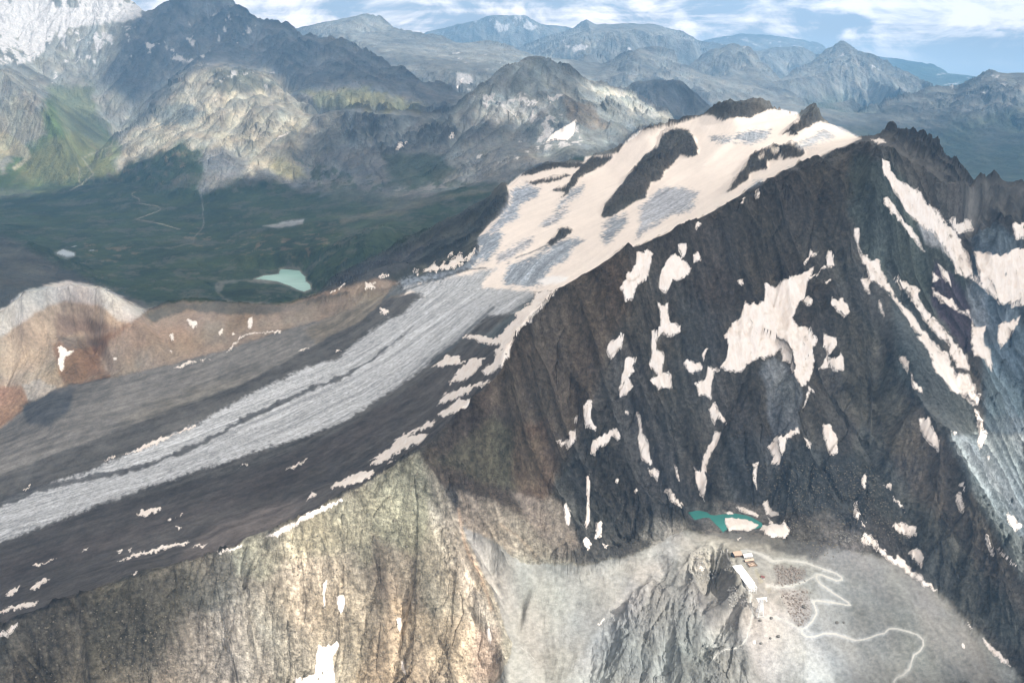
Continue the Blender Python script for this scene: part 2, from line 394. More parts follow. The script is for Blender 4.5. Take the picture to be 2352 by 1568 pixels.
def gauss(A, sg, ax):
    if sg <= 0: return A
    r = int(math.ceil(sg*2.6)); k = np.exp(-0.5*(np.arange(-r, r+1)/sg)**2); k /= k.sum()
    pad = [(0, 0), (0, 0)]; pad[ax] = (r, r)
    B = np.pad(A, pad, mode='edge'); out = np.zeros_like(A)
    n = A.shape[ax]
    for i, kk in enumerate(k):
        out += kk*(B[i:i+n, :] if ax == 0 else B[:, i:i+n])
    return out
Hs = gauss(gauss(Hb, 2.0, 0), 2.0, 1)
_hf = gauss(gauss(Hb, 0.9, 0), 0.9, 1)
_wf = np.clip((np.exp(sgrid)-9000)/4000, 0, 1)[None, :]
Hs = Hs*(1-_wf)+_hf*_wf
Hsoft = gauss(gauss(Hb, 8.0, 0), 8.0, 1)
Hb = Hs
log('base')

# ------------------------------------------------------------------ adaptive rows: equal spacing on the facing slopes
Yg = np.exp(sgrid)
kk = (HC-Hb)/Yg[None, :]
dyk = (SN-kk*CS)/(CS+kk*SN)
vv = 784.0-FOC*dyk
runmin = np.minimum.accumulate(kk, axis=1)
vis = kk <= runmin+0.004
dv = np.abs(np.diff(vv, axis=1, prepend=vv[:, :1]))
inframe = (vv > -80) & (vv < 1650)
wgt = np.where(vis & inframe, dv, 0.10*np.minimum(dv, 3.0))
wgt = gauss(gauss(wgt, 4, 1), 26, 0)
wgt += 0.22*wgt.mean()
cum = np.cumsum(wgt, axis=1); cum = (cum-cum[:, :1])/(cum[:, -1:]-cum[:, :1])
NR = 1075
S = np.empty((NA, NR)); H0 = np.empty((NA, NR)); HSo = np.empty((NA, NR))
tt = np.linspace(0, 1, NR)
for i in range(NA):
    S[i] = np.interp(tt, cum[i], sgrid)
    H0[i] = np.interp(S[i], sgrid, Hb[i]); HSo[i] = np.interp(S[i], sgrid, Hsoft[i])
# world gradient of the soft base
def polgrad(H):
    X = agrid[:, None]*Yg[None, :]
    dHs = np.gradient(H, ds, axis=1)/Yg[None, :]        # dH/dY at constant a
    dHa = np.gradient(H, da, axis=0)                    # dH/da at constant Y
    gx = dHa/Yg[None, :]
    gy = dHs-agrid[:, None]/Yg[None, :]*dHa
    return gx, gy
gxg, gyg = polgrad(Hsoft)
GX0 = np.empty((NA, NR), F32); GY0 = np.empty((NA, NR), F32)
for i in range(NA):
    GX0[i] = np.interp(S[i], sgrid, gxg[i]); GY0[i] = np.interp(S[i], sgrid, gyg[i])
Yv = np.exp(S); Xv = agrid[:, None]*Yv
log('rows', NA*NR)
# ------------------------------------------------------------------ outlines traced from enlarged details of the survey photograph
CROP = {'A': (0, 0), 'B': (830, 0), 'C': (1660, 0), 'D': (0, 550), 'E': (830, 550), 'F': (1660, 550), 'G': (0, 1107), 'H': (830, 1107), 'I': (1660, 1107)}
def cr(n, *xy):
    ox, oy = CROP[n]
    return [(ox*0.9408+xy[i]*0.336, oy*0.9406+xy[i+1]*0.336) for i in range(0, len(xy), 2)]

kk = (HC-H0)/Yv
run = np.minimum.accumulate(kk, axis=1)
VIS = kk <= run+0.006
U0, V0 = project(agrid[:, None], kk)
U0 = U0.astype(F32); V0 = V0.astype(F32)
sA = (agrid[:, None]*60.0+0*S).astype(F32); sS = (S*42.0).astype(F32)
WX = fbm(sA, sS, 1.0, 5, 0.6); WY = fbm(sA+31.0, sS-12.0, 1.0, 5, 0.6)
WBX = fbm(sA*0.25, sS*0.25, 1.0, 3, 0.5, 5.0); WBY = fbm(sA*0.25+9, sS*0.25, 1.0, 3, 0.5, 8.0)
FX = fbm((U0/9.0), (V0/40.0), 1.0, 3, 0.6, 1.5)
HX = fbm(sA*3.0+3, sS*3.0, 1.0, 3, 0.5, 2.0); HY = fbm(sA*3.0-7, sS*3.0+5, 1.0, 3, 0.5, 6.0)
log('warp noise')
def poly_sdf(poly, x, y, close=True):
    n = len(poly); d2 = np.full(x.shape, 1e12, F32); ins = np.zeros(x.shape, bool)
    rng = range(n) if close else range(n-1)
    for i in rng:
        x0, y0 = poly[i]; x1, y1 = poly[(i+1) % n]
        ex, ey = x1-x0, y1-y0
        L = ex*ex+ey*ey+1e-9
        t = np.clip(((x-x0)*ex+(y-y0)*ey)/L, 0, 1)
        dx = x-(x0+t*ex); dy = y-(y0+t*ey)
        np.minimum(d2, dx*dx+dy*dy, out=d2)
        if close and y0 != y1:
            c = (y0 > y) != (y1 > y)
            ins ^= c & (x < (x1-x0)*(y-y0)/(y1-y0)+x0)
    d = np.sqrt(d2)
    return np.where(ins, d, -d) if close else d
class Field:
    """pixel coordinates of the visible ground, for laying outlines on it"""
    def set(s, U, V, vis): s.U, s.V, s.vis = U, V, vis
    def sub(s, poly, m, hidden=False):
        xs = [p[0] for p in poly]; ys = [p[1] for p in poly]
        sel = (s.U > min(xs)-m) & (s.U < max(xs)+m) & (s.V > min(ys)-m) & (s.V < max(ys)+m)
        if not hidden: sel &= s.vis
        return np.nonzero(sel)
    def sdf(s, poly, margin=12, warp=1.5, bw=0.0, close=True, hidden=False, hf=0.0):
        idx = s.sub(poly, margin+warp*2+bw*2, hidden)
        x = s.U[idx]+warp*WX[idx]+bw*WBX[idx]; y = s.V[idx]+warp*WY[idx]+bw*WBY[idx]
        if hf: x = x+hf*HX[idx]; y = y+hf*HY[idx]+hf*1.7*FX[idx]
        return idx, poly_sdf(poly, x, y, close)
FD = Field(); FD.set(U0, V0, VIS)

# crest of the near mountain as bearing -> distance (used to tell near faces from what lies behind)
crest = np.array([(ca_[0], ca_[1]) for ca_ in CP[0:28]])
_cp = sorted([(p[0], p[1]) for p in CP[0:28]])
YCREST = np.interp(agrid, [p[0] for p in _cp], [p[1] for p in _cp])[:, None]
NEAR = Yv < YCREST+25

# ------------------------------------------------------------------ roughness of the relief by kind of ground
ROUGH = np.where(NEAR, 1.15, 1.0).astype(F32)*(1+0.25*sstep(Yv, 12500, 15000)).astype(F32)
def setf(arr, poly, val, feather=10, warp=4, bw=0, hidden=False):
    idx, d = FD.sdf(poly, feather*2, warp, bw, hidden=hidden)
    w_ = sstep(d, -feather, feather)
    arr[idx] = arr[idx]*(1-w_)+val*w_
GLACIER = [(1164,427),(1201,396),(1265,379),(1339,374),(1345,360),(1412,352),(1440,318),(1470,300),(1500,292),(1571,281),(1600,268),(1620,258),(1700,262),(1780,250),(1832,258),(1838,272),(1870,280),(1885,278),(1930,292),(1980,318),
           (1900,352),(1850,378),(1740,430),(1640,492),(1500,555),(1450,575),(1295,664),(1262,672),(1240,700),(1205,740),(1215,700),(1222,675),(1180,700),(1110,740),(1060,790),(1010,835),(970,860),(860,930),(780,980),(640,1045),(560,1070),(400,1105),(200,1152),(50,1200),(0,1240),(-120,1290),
           (-120,1190),(0,1148),(120,1105),(200,1085),(300,1040),(460,965),(570,905),(680,850),(740,815),(790,780),(830,750),(880,700),(930,675),(960,650),(1010,645),(1075,620),(1100,590),(1100,540),(1130,510),(1165,480),(1170,450)]
DARKMORAINE = [(1215,680),(1240,700),(1205,740),(1170,800),(1160,860),(1100,905),(1040,975),(960,1045),(860,1100),(760,1160),(640,1218),(545,1262),(420,1298),(180,1370),(0,1440),(-200,1500),(-200,1290),(0,1235),(200,1150),(400,1100),(560,1068),(780,975),(970,850),(1060,780),(1120,730)]
GREYMORAINE = [(-200,1010),(0,985),(60,935),(130,892),(260,865),(400,835),(530,800),(640,762),(700,745),(850,690),(900,670),(930,680),(880,715),(790,790),(680,860),(570,915),(460,975),(300,1050),(200,1095),(0,1155),(-200,1230)]
VALLEY = [(-200,470),(60,440),(200,430),(330,430),(460,450),(640,440),(720,470),(900,490),(1040,430),(1140,425),(1000,520),(850,590),(760,640),(690,690),(540,695),(330,690),(280,650),(0,560),(-200,560)]
ICEFALL_ROCK = []
N1 = cr('B',1430,1310,1550,1270,1600,1190,1700,1080,1860,1050,1870,1070,1820,1110,1740,1160,1700,1190,1640,1220,1560,1320,1480,1360,1550,1310)
N2 = cr('B',1780,1470,1820,1390,1900,1290,1960,1210,2040,1110,2090,1060,2170,1000,2200,920,2300,880,2352,885,2400,910,2440,1000,2445,1060,2400,1075,2352,1072,2330,1060,2280,1120,2230,1170,2190,1230,2120,1240,2090,1350,2000,1390,1930,1430,1870,1480,1800,1485)
N3 = cr('C',315,1320,370,1230,450,1130,490,1060,560,1020,640,985,760,990,850,1040,850,1065,760,1085,700,1090,690,1050,670,1090,600,1100,590,1160,550,1160,480,1190,470,1230,400,1270,360,1310)
N4 = cr('E',1420,130,1480,60,1500,20,1590,25,1580,50,1530,90,1480,110,1450,140)
N5 = cr('C',100,810,160,770,240,700,420,695,650,740,560,770,470,815,400,800,340,800,300,832,230,790,160,792)
N6 = cr('C',690,920,750,900,745,932,800,925,850,880,920,845,965,820,940,770,905,740,860,775,800,830,750,870)
N7 = cr('C',960,815,1010,825,1060,850,1120,890,1150,900,1130,920,1060,880,1000,850)
N8 = cr('B',1250,1180,1350,1130,1440,1105,1660,1118,1700,1130,1640,1145,1500,1150,1400,1170,1300,1195,1230,1200)
N9 = cr('B',1270,1245,1400,1225,1560,1195,1580,1205,1450,1240,1330,1260)
N10 = cr('B',1890,1040,1950,950,2040,870,2140,858,2260,855,2140,880,2060,890,2000,930,1940,990,1910,1040)
NUNATAKS = [N1, N2, N3, N4, N5, N6, N8, N9, N10]
setf(ROUGH, VALLEY, 0.85, 14)
setf(ROUGH, [(-200,640),(60,600),(330,700),(300,900),(100,1000),(-200,1000)], 0.55, 14)
setf(ROUGH, GREYMORAINE, 0.13, 12)
setf(ROUGH, DARKMORAINE, 0.20, 12)
setf(ROUGH, GLACIER, 0.035, 8, 2)
for n_ in NUNATAKS: setf(ROUGH, n_, 0.75, 6, 2)
for p in ([(1500,1240),(1650,1215),(1740,1250),(1900,1250),(2060,1290),(2160,1370),(2352,1568),(1900,1600),(1720,1580),(1720,1400),(1660,1250),(1560,1280)],
          [(1180,1250),(1330,1330),(1450,1290),(1520,1250),(1500,1340),(1400,1440),(1340,1600),(1180,1600),(1150,1440)]):
    setf(ROUGH, p, 0.16, 20)
setf(ROUGH, cr('F',1250,480,1420,430,1560,640,1750,900,1950,1150,2040,1300,2000,1500,1900,1568,1700,1300,1500,1000,1350,700), 0.3, 16)
setf(ROUGH, [(1130,1100),(1250,1120),(1330,1250),(1250,1290),(1150,1220)], 0.4, 14)
setf(ROUGH, [(340,720),(420,700),(640,710),(800,690),(760,740),(640,765),(530,800),(400,832),(260,862),(230,840)], 0.3, 8)
setf(ROUGH, [(1560,1155),(1660,1150),(1780,1170),(1830,1230),(1700,1240),(1600,1240)], 0.10, 16)
setf(ROUGH, [(-100,420),(150,250),(290,340),(260,400),(90,450)], 0.55, 20)
setf(ROUGH, [(1040,262),(1150,140),(1232,108),(1300,138),(1345,180),(1440,200),(1560,260),(1540,300),(1420,330),(1250,340),(1120,330)], 1.05, 8)
setf(ROUGH, [(1995,345),(2010,290),(2180,290),(2230,395),(2500,400),(2500,470),(2352,440),(2200,425),(2060,360)], 0.45, 5, hidden=True)
setf(ROUGH, [(780,262),(830,240),(1030,258),(1060,330),(1000,345),(880,360),(800,330)], 1.9, 6)
setf(ROUGH, [(400,20),(560,0),(700,70),(900,140),(1000,200),(800,190),(560,130)], 1.5, 12)
setf(ROUGH, [(560,240),(620,210),(680,240),(620,330),(560,350)], 1.6, 8)
setf(ROUGH, [(1900,215),(2352,150),(2500,420),(2200,420),(2000,300)], 1.9, 16)
SLOPE = np.sqrt(GX0**2+GY0**2)
# main spurs (+) and couloirs (-) of the near faces
SPURS = [
 (18, 20, [(1440,575),(1470,640),(1482,760),(1500,900),(1560,1080),(1580,1150)]), (16, 22, [(1440,575),(1400,700),(1352,830),(1330,960),(1290,1100)]),
 (14, 18, [(1640,490),(1655,620),(1640,760),(1620,900),(1570,1010)]), (18, 22, [(1960,340),(1932,480),(1905,640),(1955,860),(2010,1050),(2060,1180)]),
 (16, 20, [(1985,330),(2004,520),(2060,700),(2130,900),(2200,1080),(2290,1240)]), (12, 16, [(1130,925),(1240,1000),(1272,1120),(1300,1200)]),
 (14, 16, [(1000,1060),(1070,1110),(1160,1190),(1270,1240)]), (9, 12, [(1850,380),(1860,500),(1830,620)]), (9, 12, [(1740,430),(1745,560),(1765,650)]), (9, 12, [(1560,530),(1600,640),(1610,740)]),
 (12, 12, [(2120,380),(2180,500),(2240,640)]), (9, 10, [(1740,900),(1680,1000),(1640,1100)]), (9, 10, [(1860,960),(1850,1080),(1830,1160)]), (8, 10, [(1720,1010),(1730,1100),(1720,1160)]),
 (-14, 16, [(1500,600),(1530,700),(1512,820),(1520,900)]), (-16, 20, [(1780,640),(1740,800),(1700,900),(1625,1060),(1600,1140)]), (-12, 14, [(1450,830),(1440,920),(1490,1030),(1535,1150)]),
 (-14, 14, [(1962,560),(2060,690),(2180,830),(2240,980)]), (-12, 14, [(2040,390),(2120,520),(2200,620)]), (-12, 14, [(1370,950),(1400,1080),(1440,1200)]), (-10, 12, [(1240,690),(1230,820),(1280,980)]), (-9, 10, [(1800,450),(1800,560)]), (-8, 9, [(1690,480),(1700,600),(1690,700)]),
 (14, 14, [(960,1045),(1000,1150),(1050,1300),(1120,1450)]), (10, 14, [(540,1265),(520,1400),(545,1568)]), (9, 14, [(760,1160),(800,1300),(780,1568)]), (8, 12, [(300,1325),(310,1450),(260,1568)]), (8, 10, [(690,1195),(720,1330),(700,1450)]),
 (-12, 12, [(880,1180),(900,1350),(925,1568)]), (-10, 12, [(640,1220),(660,1400),(640,1568)]), (-9, 12, [(420,1300),(380,1450)]), (-10, 14, [(230,1350),(180,1500)]), (-8, 9, [(820,1250),(850,1400),(830,1500)]), (-8, 8, [(545,1290),(560,1400),(575,1520)]),
 (10, 12, [(1500,1330),(1440,1420),(1400,1540)]), (8, 9, [(1590,1330),(1560,1450),(1540,1568)]), (-9, 8, [(1545,1380),(1480,1480),(1470,1560)]), (-8, 7, [(1620,1400),(1600,1520)]), (-8, 8, [(1365,1480),(1350,1560),(1380,1600)]),
]
for amp_, wd_, pl_ in SPURS:
    idx, d = FD.sdf(pl_, wd_*4, 6, 6, close=False)
    taper = sstep(V0[idx], pl_[0][1]-20, pl_[0][1]+50)
    H0[idx] += amp_*taper*np.exp(-d/wd_)*(1-0.3*WX[idx])
log('rough')

# ------------------------------------------------------------------ relief: eroded gullies, finer with nearness
H = H0.astype(F32).copy()
gx, gy = GX0.copy(), GY0.copy()
PX = Xv.astype(F32); PY = Yv.astype(F32)
sl = sstep(SLOPE, 0.05, 0.45).astype(F32)
for lam, amp, ymin, ymax in ((1500, 0.028, 9000, 1e9), (700, 0.060, 5500, 1e9), (330, 0.078, 2500, 1e9), (160, 0.088, 0, 30000), (80, 0.108, 0, 20000), (40, 0.125, 0, 11000), (20, 0.135, 0, 5500), (10, 0.13, 0, 3200), (5.5, 0.11, 0, 2300)):
    fade = sstep(-PY, -ymax, -ymax*0.7)*(sstep(PY, ymin, ymin*1.5+1) if ymin else 1.0)
    act = np.nonzero(fade > 0.01)
    x, y = PX[act], PY[act]
    jx = perlin(x/(lam*2.3)+11, y/(lam*2.3))*(lam*0.55); jy = perlin(x/(lam*2.3)-5, y/(lam*2.3)+8)*(lam*0.55)
    va, dx, dy = gullies(x+jx, y+jy, gx[act], gy[act], lam, lam*0.37)
    if lam < 100: patch = np.clip(0.55+1.1*perlin(x/(lam*5.5)+2, y/(lam*5.5)+lam), 0.12, 1.5)
    else: patch = np.float32(1.15)
    patch = patch*np.where(PY[act] < 3600, 1.25, 1.0)
    A = (lam*amp*fade[act]*ROUGH[act]*(0.25+0.75*sl[act])*patch).astype(F32)
    iso = perlin(x/lam*1.3+3, y/lam*1.3)
    A2 = 1-0.45*np.abs(iso)
    # sharpen: V-shaped grooves between rounded and knife-edged ribs
    shp = 0.55 if lam < 400 else 0.35
    fine = 1.0 if lam > 25 else (0.6 if lam > 12 else 0.4)
    H[act] += A*(fine*(va*(1-shp)+shp*(1.0-2.0*np.abs(va)))*A2+(0.55+0.5*(1-fine))*iso+(0.6+1.3*(1-fine))*(0.42-np.abs(perlin(x/lam*1.6-7, y/lam*1.6+5))))
    sg = (1-shp)-2*shp*np.sign(va)
    gx[act] += A*dx*sg; gy[act] += A*dy*sg
    log('oct', lam, len(act[0]))
for n_ in NUNATAKS:
    idx, d = FD.sdf(n_, 4, 1.5, hf=1.5)
    H[idx] += (1-np.exp(-np.maximum(d, 0)/9.0))*22.0*(1+0.5*HX[idx])
for lam, amp, ymin, ymax in ((420, 0.13, 5200, 24000), (200, 0.17, 3300, 20000), (95, 0.19, 0, 12000), (42, 0.23, 0, 6500), (18, 0.25, 0, 3600), (8, 0.22, 0, 2300)):
    fade = sstep(-PY, -ymax, -ymax*0.7)*(sstep(PY, ymin, ymin*1.4+1) if ymin else 1.0)
    act = np.nonzero((fade > 0.01) & (ROUGH > 0.25))
    x, y = PX[act], PY[act]
    jx = perlin(x/(lam*1.7)+1, y/(lam*1.7))*(lam*0.4)
    m_ = np.sqrt(GX0[act]**2+GY0[act]**2)+1e-3; tx, ty = GX0[act]/m_, GY0[act]/m_
    # cells stretched down the slope; the slope bearing is nearly constant on one face
    xr_ = x+jx; yr_ = y*0.62+0.35*H0[act]
    rock = np.clip(0.35+1.5*perlin(x/(lam*4.0)+6, y/(lam*4.0)-3), 0.0, 1.2)
    H[act] += (lam*amp*fade[act]*(ROUGH[act]-0.2)*(0.15+0.85*sl[act])*rock*facets(xr_, yr_, lam, lam*0.13)).astype(F32)
    log('facets', lam)
# rounding of very small bumps of rubble
act = np.nonzero(PY < 3000)
H[act] += (ROUGH[act]*0.5+0.10)*fbm(PX[act], PY[act], 9.0, 3, 0.6)*1.3
# level ground: lakes
LAKE1 = cr('D',1735,368,1800,345,1905,332,1915,300,1960,287,2040,295,2060,330,2090,350,2090,385,2120,400,2125,435,2080,455,2030,440,1980,415,1900,388,1820,375)
POND1 = cr('D',375,190,430,165,510,190,510,210,460,220,400,200)
POND2 = cr('D',483,150,520,138,530,146,500,153)
POND3 = cr('D',600,172,645,168,645,176,615,179)
TARN = cr('I',5,365,20,370,100,374,190,368,210,398,250,402,300,385,380,380,500,440,560,470,575,500,510,520,480,480,380,490,330,510,295,540,260,500,200,440,160,440,100,455,60,410)
PLAT = [(1668,1262),(1690,1255),(1735,1275),(1765,1320),(1745,1360),(1722,1362),(1700,1335),(1680,1300)]
def level(poly, depth):
    global H
    idx, d = FD.sdf(poly, 30, 0.5)
    ins = d > 0
    z = float(np.median(H0[idx][ins])) if ins.any() else None
    w_ = sstep(d, -12, 1)
    H[idx] = H[idx]*(1-w_)+(z-depth*sstep(d, -1.5, 3))*w_
    return z
ZL1 = level(LAKE1, 3.0); ZP1 = level(POND1, 3.0); ZT = level(TARN, 1.2)
log('lake levels', ZL1, ZP1, ZT)

# ------------------------------------------------------------------ final coordinates
kk = (HC-H)/PY
run = np.minimum.accumulate(kk, axis=1)
VISF = kk <= run+0.003
U, V = project(agrid[:, None], kk)
U = U.astype(F32); V = V.astype(F32)
VISP = kk <= run+0.010
FD.set(U, V, VISP)
PZ = H
def pick(u, v):
    """ground point seen at a pixel: world x, y, z"""
    a = av(u, v); k = kv(v)
    fi = (a-A0)/(A1-A0)*(NA-1); i = int(round(fi)); i = min(max(i, 0), NA-1)
    j = int(np.argmax(kk[i] <= k))
    k0, k1 = kk[i, j-1], kk[i, j]
    t = float((k0-k)/(k0-k1+1e-12)); t = min(max(t, 0), 1)
    Y = PY[i, j-1]*(1-t)+PY[i, j]*t
    return float(a*Y), float(Y), float(HC-k*Y)
def ground(x, y):
    a = x/y; i = int(round((a-A0)/(A1-A0)*(NA-1))); i = min(max(i, 0), NA-1)
    return float(np.interp(y, PY[i], PZ[i]))
log('heights done')
# ------------------------------------------------------------------ meshes from the survey grid
CO = np.stack([PX, PY, PZ], axis=-1).reshape(-1, 3)
def make_mesh(name, co, tris, mat=None, smooth=False, cols=None, uv=None, parent=None):
    me = bpy.data.meshes.new(name)
    me.vertices.add(len(co)); me.vertices.foreach_set('co', np.ascontiguousarray(co, F32).ravel())
    n, k = tris.shape
    me.loops.add(n*k); me.loops.foreach_set('vertex_index', tris.astype(np.int32).ravel())
    me.polygons.add(n); me.polygons.foreach_set('loop_start', np.arange(0, n*k, k, dtype=np.int32))
    me.polygons.foreach_set('use_smooth', np.full(n, smooth))
    me.update(calc_edges=True)
    if cols is not None:
        at = me.color_attributes.new('albedo', 'FLOAT_COLOR', 'POINT')
        at.data.foreach_set('color', np.ascontiguousarray(cols, F32).ravel())
    if uv is not None:
        for nm, arr in uv.items():
            at = me.attributes.new(nm, 'FLOAT', 'POINT'); at.data.foreach_set('value', arr.astype(F32).ravel())
    o = bpy.data.objects.new(name, me); col.objects.link(o)
    if mat: me.materials.append(mat)
    if parent: o.parent = parent
    return o
# ------------------------------------------------------------------ ground colours (albedo) and kinds of ground
ALB = np.empty(U.shape+(3,), F32)
ZONE = np.full(U.shape, 4, np.int8)
Yk = PY
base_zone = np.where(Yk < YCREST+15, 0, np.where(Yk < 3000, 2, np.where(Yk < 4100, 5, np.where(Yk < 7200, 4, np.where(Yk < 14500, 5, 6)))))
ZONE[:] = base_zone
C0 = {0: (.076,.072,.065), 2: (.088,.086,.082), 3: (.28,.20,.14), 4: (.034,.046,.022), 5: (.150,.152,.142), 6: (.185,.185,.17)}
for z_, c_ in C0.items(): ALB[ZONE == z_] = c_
LIMIT = (Yv > YCREST+12)
NEARM = ~LIMIT
def paint(poly, rgb, feather=8, warp=4, bw=0, alpha=1.0, zone=None, hidden=False, speck=0.0, hf=0.0):
    idx, d = FD.sdf(poly, feather*1.6+hf*2, warp, bw, hidden=hidden, hf=hf)
    w_ = sstep(d, -feather, feather)*alpha*LIMIT[idx]
    if speck: w_ = w_*sstep(WX[idx]*0.5+WY[idx]*0.5, 0.25-speck, 0.45-speck)
    ALB[idx] = ALB[idx]*(1-w_[:, None])+np.array(rgb, F32)*w_[:, None]
    if zone is not None:
        zz_ = (d > 0) & LIMIT[idx]; ZONE[idx[0][zz_], idx[1][zz_]] = zone
def stroke(pl, width, rgb, feather=1.0, warp=0.6, alpha=1.0):
    idx, d = FD.sdf(pl, width+feather+3, warp, 0, close=False)
    w_ = (1-sstep(d, width-feather, width+feather))*alpha
    ALB[idx] = ALB[idx]*(1-w_[:, None])+np.array(rgb, F32)*w_[:, None]

# -- coordinates along and across the ice flow
CL = [pick(u_, v_)[:2] for u_, v_ in ((1690,275),(1640,350),(1560,400),(1400,490),(1240,570),(1190,610),(1120,680),(1000,760),(850,860),(650,960),(400,1060),(200,1125),(20,1180))]
CL.append((CL[-1][0]*1.5-CL[-2][0]*.5, CL[-1][1]*1.5-CL[-2][1]*.5))
ACR = np.zeros(U.shape, F32); ALO = np.zeros(U.shape, F32)
gi = np.nonzero((PY < 4700) & (~NEAR))
gx_, gy_ = PX[gi], PY[gi]
wsum = np.zeros(gx_.shape, F32); acr = np.zeros_like(wsum); alo = np.zeros_like(wsum); L0 = 0.0
for (x0, y0), (x1, y1) in zip(CL, CL[1:]):
    ex, ey = x1-x0, y1-y0; L = math.hypot(ex, ey); ex /= L; ey /= L
    t = np.clip((gx_-x0)*ex+(gy_-y0)*ey, 0, L)
    d2 = (gx_-x0-t*ex)**2+(gy_-y0-t*ey)**2
    ww = 1.0/(d2+2500.0)**3
    s_ = (gx_-x0)*(-ey)+(gy_-y0)*ex
    acr += ww*s_; alo += ww*(L0+(gx_-x0)*ex+(gy_-y0)*ey); wsum += ww; L0 += L
ACR[gi] = acr/wsum; ALO[gi] = alo/wsum
CRV = np.zeros(U.shape, F32)
CRV[gi] = perlin(ACR[gi]/34.0, ALO[gi]/8.0)+0.7*perlin(ACR[gi]/15.0+9, ALO[gi]/4.5)+0.5*perlin(ACR[gi]/90.0, ALO[gi]/90.0)
ROADS_P = [cr('I',455,660,560,690,640,735,720,728,860,745,960,780,1060,815,1105,845,1110,865,1070,868,1010,845,965,825,935,828,930,850,960,890,1060,960,1150,1015,1165,1035,1140,1035,1060,1020,940,1003,912,1010,920,1040,935,1090,910,1140,870,1180,830,1205,832,1230,870,1252,920,1250,980,1228,1060,1230,1130,1255,1200,1275,1260,1270,1340,1240,1400,1225,1430,1195,1480,1195,1560,1215,1620,1235,1660,1270,1665,1310,1640,1350,1600,1375,1585,1420,1570,1470,1530,1510,1480,1530,1460,1560,1470,1600),
  cr('I',830,1195,760,1160,700,1130,620,1118,540,1115,505,1105,490,1060,478,1000,490,965,450,930,430,905),
  cr('I',495,1105,480,1180,455,1260,420,1310,370,1332,300,1340,250,1370,230,1400),
  cr('I',600,905,680,915,760,905,860,870,930,830)]
ROADS = [(ROADS_P[0], 2.4, 'winding'), (ROADS_P[1], 1.9, 'path'), (ROADS_P[2], 2.2, 'path'), (ROADS_P[3], 1.9, 'path')]
# -- distant ranges: meadow low, rock high
lowf = (1-sstep(PZ+250*WBX, 1800, 2350))*(Yk > 7500)*0.75
ALB[:] = ALB*(1-lowf[..., None])+np.array((.055,.080,.040), F32)*lowf[..., None]
# valley walls
for p_, c_, f_ in (
    ([(-100,-100),(350,-60),(330,60),(260,170),(330,250),(290,350),(200,440),(-100,460)], (.20,.20,.18), 14),
    ([(330,20),(420,-40),(560,-30),(700,70),(900,140),(1060,220),(1020,262),(760,260),(560,180),(430,160),(300,230),(230,180)], (.115,.12,.125), 14),
    ([(70,330),(120,210),(200,250),(270,330),(270,400),(120,440),(-60,440),(-60,300)], (.075,.105,.038), 16),
    ([(0,250),(40,200),(90,260),(110,310),(60,330),(0,400),(-40,300)], (.22,.21,.17), 10),
    ([(110,200),(210,190),(230,300),(270,350),(250,400),(150,300)], (.135,.15,.09), 12),
    ([(90,330),(180,300),(260,350),(250,400),(140,430),(30,420)], (.12,.125,.055), 12),
    ([(360,270),(450,150),(620,165),(700,230),(720,300),(640,400),(560,400),(420,340),(300,370),(260,400),(300,300)], (.31,.29,.235), 14),
    ([(480,160),(560,155),(640,200),(600,215),(500,215)], (.125,.125,.10), 8),
    ([(360,250),(430,230),(470,260),(400,290),(350,285)], (.14,.15,.14), 6),
    ([(700,205),(850,200),(900,225),(985,250),(960,262),(850,256),(740,245)], (.15,.15,.095), 8),
    ([(780,262),(830,248),(1030,264),(1060,330),(1000,345),(880,360),(800,330)], (.155,.165,.165), 8),
    ([(420,350),(520,400),(700,380),(780,330),(1000,350),(1060,400),(1000,470),(860,500),(700,440),(470,450),(400,400)], (.150,.152,.150), 12),
    ([(1040,262),(1150,148),(1232,115),(1300,145),(1345,186),(1440,200),(1548,275),(1480,300),(1400,345),(1250,375),(1100,400),(1030,380)], (.20,.215,.21), 8),
    ([(1340,186),(1440,205),(1535,248),(1550,285),(1470,268),(1390,225)], (.40,.40,.36), 7),
    ([(1290,215),(1360,235),(1400,290),(1340,290),(1290,250)], (.22,.195,.16), 7),
    ([(1090,250),(1180,225),(1270,240),(1250,270),(1180,290),(1120,290)], (.28,.28,.265), 8),
    ([(1060,260),(1150,290),(1230,320),(1260,370),(1120,400),(1040,380)], (.165,.17,.165), 14),
    ([(960,410),(1060,370),(1250,350),(1300,370),(1160,420),(1040,440),(900,500),(820,510)], (.155,.155,.150), 10),
    ([(1440,210),(1500,180),(1600,200),(1650,250),(1560,285)], (.085,.09,.095), 6)):
    paint(p_, c_, f_, 10, 8)
# -- valley floor, dark green with grey rock bands
paint([(-200,470),(60,440),(250,400),(420,320),(470,400),(640,420),(720,450),(900,480),(1040,430),(1140,425),(1000,520),(850,590),(760,650),(690,700),(540,705),(330,700),(280,660),(0,660),(-200,660)], (.034,.046,.021), 12, 8, 10, zone=4)
paint([(-50,520),(60,560),(150,620),(300,680),(330,710),(60,720),(-50,720)], (.052,.050,.042), 14, 6, 8)
paint([(280,400),(420,330),(470,350),(470,420),(400,440),(260,440)], (.040,.056,.032), 10, 8, 12, 0.9, speck=0.35)
for p_ in ([(150,570),(200,560),(330,575),(330,600),(220,600)], [(430,520),(520,530),(500,580),(420,560)], [(540,560),(720,520),(800,540),(760,600),(640,600),(560,590)], [(180,330),(430,350),(450,420),(300,430)], [(700,370),(840,380),(860,430),(700,430)]):
    paint(p_, (.17,.135,.095), 12, 8, 14, 0.55, speck=0.05)
paint([(680,370),(760,380),(820,400),(1000,390),(1060,420),(960,440),(840,440),(700,430)], (.045,.062,.034), 12, 8, 16, 0.8, speck=0.25)
